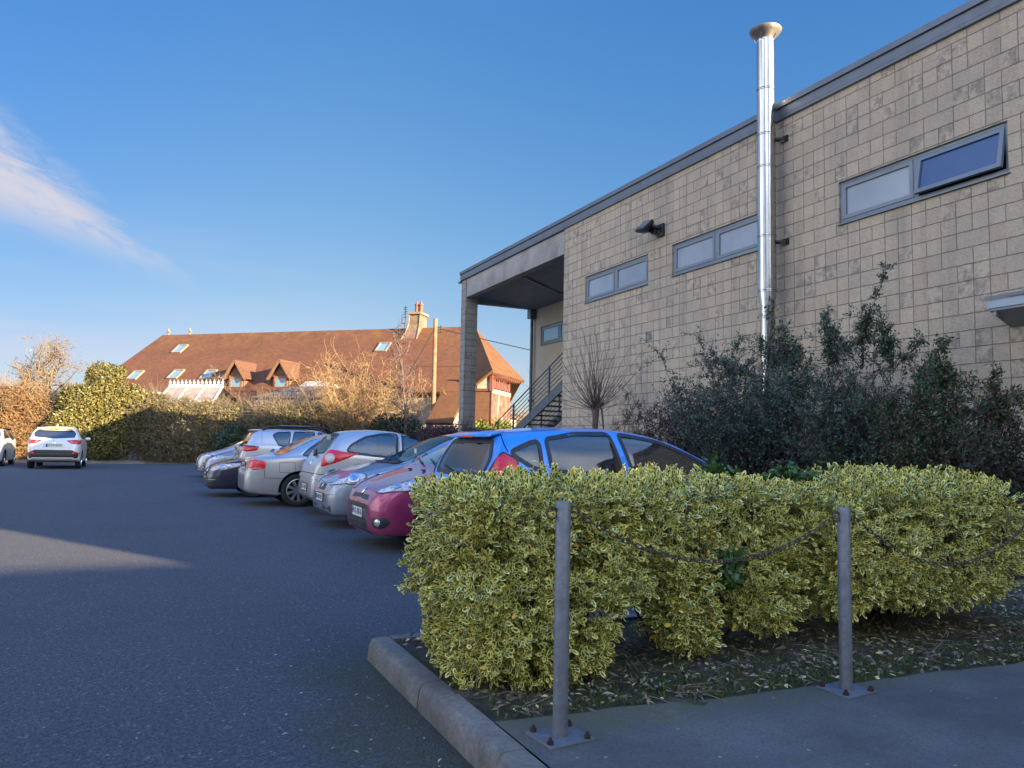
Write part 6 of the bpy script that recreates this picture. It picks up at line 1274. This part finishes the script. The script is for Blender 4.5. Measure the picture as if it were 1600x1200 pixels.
# --- two silver noses and a dark car at the end of the row
def plain_car(name, label, sp, pm, at, flip=False, rz=0., group=ROW, plate='07-D-3921', cat='car'):
    f = sp['L'] / 3.95; fz = max(z for _, z in sp['top']) / 1.478; fw = sp['W'] / 1.72
    c = Car(name, label, sp, pm, at, flip, rz, group=group, cat=cat); sc = lambda pts: [(x * f, z * fz) for x, z in pts]
    c.sides([sc(wf), sc(wr_), sc(wq)], M_CGLASS); c.wheels(6); c.mirrors(1.08 * f, 1.0 * fz)
    c.patch('windscreen', [(x * f, y * fw, z * fz) for x, y, z in ((.87, -.62, 1.0), (.87, .62, 1.0), (1.23, .61, 1.2), (1.64, .53, 1.385), (1.64, -.53, 1.385), (1.23, -.61, 1.2))], (.5, 0, -1), M_CGLASS, .003, .06, flat=True)
    for sg in (1, -1):
        hl = [(x * f, sg * y * fw, z * fz) for x, y, z in ((.10, .42, .60), (.24, .62, .595), (.50, .76, .66), (.66, .81, .75), (.5, .74, .78), (.3, .62, .745), (.16, .50, .69))]
        t = c.patch('headlight', hl, sdir(sg, 42, .35), M_HEAD, .010, .04, .03); c.disc('lamp_reflector', (.36 * f, sg * .66 * fw, .685 * fz), sdir(sg, 42, .35), .065, M_REFL, t, .014); c.disc('lamp_bulb_bowl', (.36 * f, sg * .66 * fw, .685 * fz), sdir(sg, 42, .35), .035, M_LBOWL, t, .02)
        c.strip('bonnet_gap', [(.16 * f, sg * .38, .725 * fz), (.35 * f, sg * .60, .80 * fz), (.60 * f, sg * .74, .89 * fz), (.86 * f, sg * .78, .96 * fz)], (.1, -sg * .3, -1), .008, M_GAP)
        c.patch('tail_lamp', [(x * f, sg * y * fw, z * fz) for x, y, z in ((3.70, .70, 1.08), (3.55, .80, 1.05), (3.58, .82, .85), (3.80, .74, .80), (3.86, .62, .82), (3.80, .62, .98))], rdir(sg, 50), M_RED, .010, .03, .04)
        c.disc('fog_lamp', (.15, sg * .60 * fw, .34 * fz), sdir(sg, 35, 0), .045, M_LBOWL)
    c.patch('lower_grille', [(0, -.44 * fw, .26 * fz), (0, .44 * fw, .26 * fz), (0, .38 * fw, .40 * fz), (0, -.38 * fw, .40 * fz)], (1, 0, 0), M_TRIM, .006, .03)
    c.patch('upper_grille', [(.02, -.36 * fw, .565 * fz), (.02, .36 * fw, .565 * fz), (.03, .32 * fw, .645 * fz), (.03, -.32 * fw, .645 * fz)], (1, 0, 0), M_TRIM, .006, .02); c.disc('badge', (.03, 0, .61 * fz), (1, 0, -.2), .055, M_CHROME, None, .012)
    c.patch('rear_window', [(x * f, y * fw, z * fz) for x, y, z in ((3.60, -.50, 1.31), (3.60, .50, 1.31), (3.70, .60, 1.15), (3.80, .58, 1.0), (3.80, -.58, 1.0), (3.70, -.60, 1.15))], (-1, 0, -.5), M_CGLASS, .003, .04, flat=True)
    c.plate(.47 * fz, plate, False); c.doors([sc([(.96, .95), (1.02, .70), (1.12, .35)]), sc([(2.21, 1.0), (2.22, .6), (2.24, .28)]), sc([(3.08, 1.04), (3.12, .80), (2.95, .45)])], [(2.15 * f, .90 * fz), (2.95 * f, .95 * fz)])
    return c
plain_car('silver_hatchback', 'silver hatchback, nose out, directly beyond the pale SUV, dark grille nearest', scaled(FI, 4.1, 1.72, 1.46), P_GREYB, (1.56, 25.0), plate='04-D-50913')
plain_car('silver_estate', 'farthest silver car with its nose out at the end of the row', scaled(FI, 4.4, 1.76, 1.50), P_SILV, (1.52, 28.0), plate='03-D-81277')
plain_car('black_car', 'black car parked low against the hedge behind the last silver bonnet', scaled(FI, 4.3, 1.75, 1.36), P_DARK, (2.2, 32.6), plate='02-D-6614')

# --- white suv at the hedge, tail towards us, and the pale car beside it
CX = scaled(FI, 4.54, 1.86, 1.70, rw=.35, wheels=(.92, 3.62), tumble=.36, bot=[(0, .36), (.1, .30), (.5, .24), (3.7, .24), (4.25, .30), (4.48, .36), (4.54, .44)], top=[(0, .64), (.05, .80), (.15, .88), (.5, .98), (1.0, 1.06), (1.25, 1.11), (1.65, 1.34), (2.1, 1.58), (2.5, 1.675), (3.0, 1.70), (3.5, 1.68), (3.9, 1.625), (4.1, 1.58), (4.17, 1.50), (4.30, 1.24), (4.38, 1.13), (4.47, 1.02), (4.53, .80), (4.54, .66)], plan=[(0, .5), (.1, .74), (.3, .85), (.6, .91), (1, .925), (2, .93), (3.6, .93), (4.0, .915), (4.3, .87), (4.45, .80), (4.54, .70)])
c = Car('white_suv', 'white SUV parked facing the hedge at far left, tail and red lamps towards us', CX, P_WHITE, (-3.30, 34.55), True, R(90) , group='cars at the far left by the hedge')
c.sides([[(1.45, 1.11), (1.9, 1.42), (2.25, 1.57), (2.5, 1.60), (2.55, 1.12)], [(2.65, 1.13), (2.6, 1.605), (3.2, 1.59), (3.3, 1.16)], [(3.38, 1.17), (3.30, 1.58), (3.7, 1.52), (3.85, 1.42), (3.6, 1.22)]], M_CGLASS, .03); c.wheels(5, M_CHROME, .70); c.mirrors(1.5, 1.16)
rg = [(4.14, -.60, 1.53), (4.14, .60, 1.53), (4.22, .72, 1.40), (4.32, .68, 1.24), (4.36, 0, 1.19), (4.32, -.68, 1.24), (4.22, -.72, 1.40)]
c.patch('rear_window', rg, (-1, 0, -.3), M_CGLASS, .004, .05, flat=True)
c.fin(MB().box((4.02, -.62, 1.565), (4.24, .62, 1.605)), 'roof_spoiler', P_WHITE, bevel=.012); c.fin(MB().box((4.225, -.17, 1.55), (4.25, .17, 1.595)), 'brake_lamp', M_ORANGE); c.fin(MB().prism([(3.45, 1.68), (3.62, 1.67), (3.60, 1.76)], -.015, .015, 'y'), 'aerial_fin', P_WHITE)
for sg in (1, -1):
    tl = [(4.45, sg * .46, 1.10), (4.36, sg * .68, 1.13), (4.10, sg * .90, 1.13), (4.14, sg * .90, 1.03), (4.36, sg * .78, .98), (4.46, sg * .60, 1.00)]
    t = c.patch('tail_lamp', tl, rdir(sg, 35, 0), M_RED, .012, .03, .03); c.patch('reversing_lamp', [(4.45, sg * .52, 1.085), (4.40, sg * .62, 1.09), (4.42, sg * .66, 1.02), (4.46, sg * .58, 1.03)], rdir(sg, 25, 0), M_CLR, .017, .015, .03, t); c.strip('lamp_visor', tl, rdir(sg, 35, 0), .02, M_REDDK, True, .008, t, .03)
    c.patch('rear_reflector', [(4.50, sg * .60, .56), (4.42, sg * .78, .57), (4.42, sg * .80, .66), (4.50, sg * .62, .66)], rdir(sg, 30, 0), M_RED, .03, .015, .03)
    c.fin(MB().lathe([(.045, 0), (.045, .06), (.035, .06), (.035, 0)], 14, Matrix.Translation((4.46, sg * .60, .44)) @ Matrix.Rotation(R(90), 4, 'Y')), 'exhaust_tip', M_CHROME, smooth=True)
c.patch('lower_bumper', [(4.54, -.80, .42), (4.54, .80, .42), (4.42, .90, .62), (4.54, .62, .745), (4.54, -.62, .745), (4.42, -.90, .62)], (-1, 0, 0), M_TRIM, .014, .05)
c.strip('bumper_bar', [(4.5, -.58, .60), (4.54, 0, .60), (4.5, .58, .60)], (-1, 0, 0), .03, M_DGREY, False, .022); c.disc('badge', (4.5, 0, 1.045), (-1, 0, -.2), .07, M_CHROME)
c.patch('plate_recess', [(4.5, -.38, .84), (4.5, .38, .84), (4.5, .33, .985), (4.5, -.33, .985)], (-1, 0, 0), P_SILV, .004, .03); c.plate(.905, '02-CR-9034', True)
c = plain_car('cream_car', 'cream white car nose out at the left edge beside the white SUV', scaled(FI, 4.1, 1.78, 1.58, rw=.32), P_CREAM, (-6.2, 36.9), False, R(90), 'cars at the far left by the hedge', '08-D-1163')
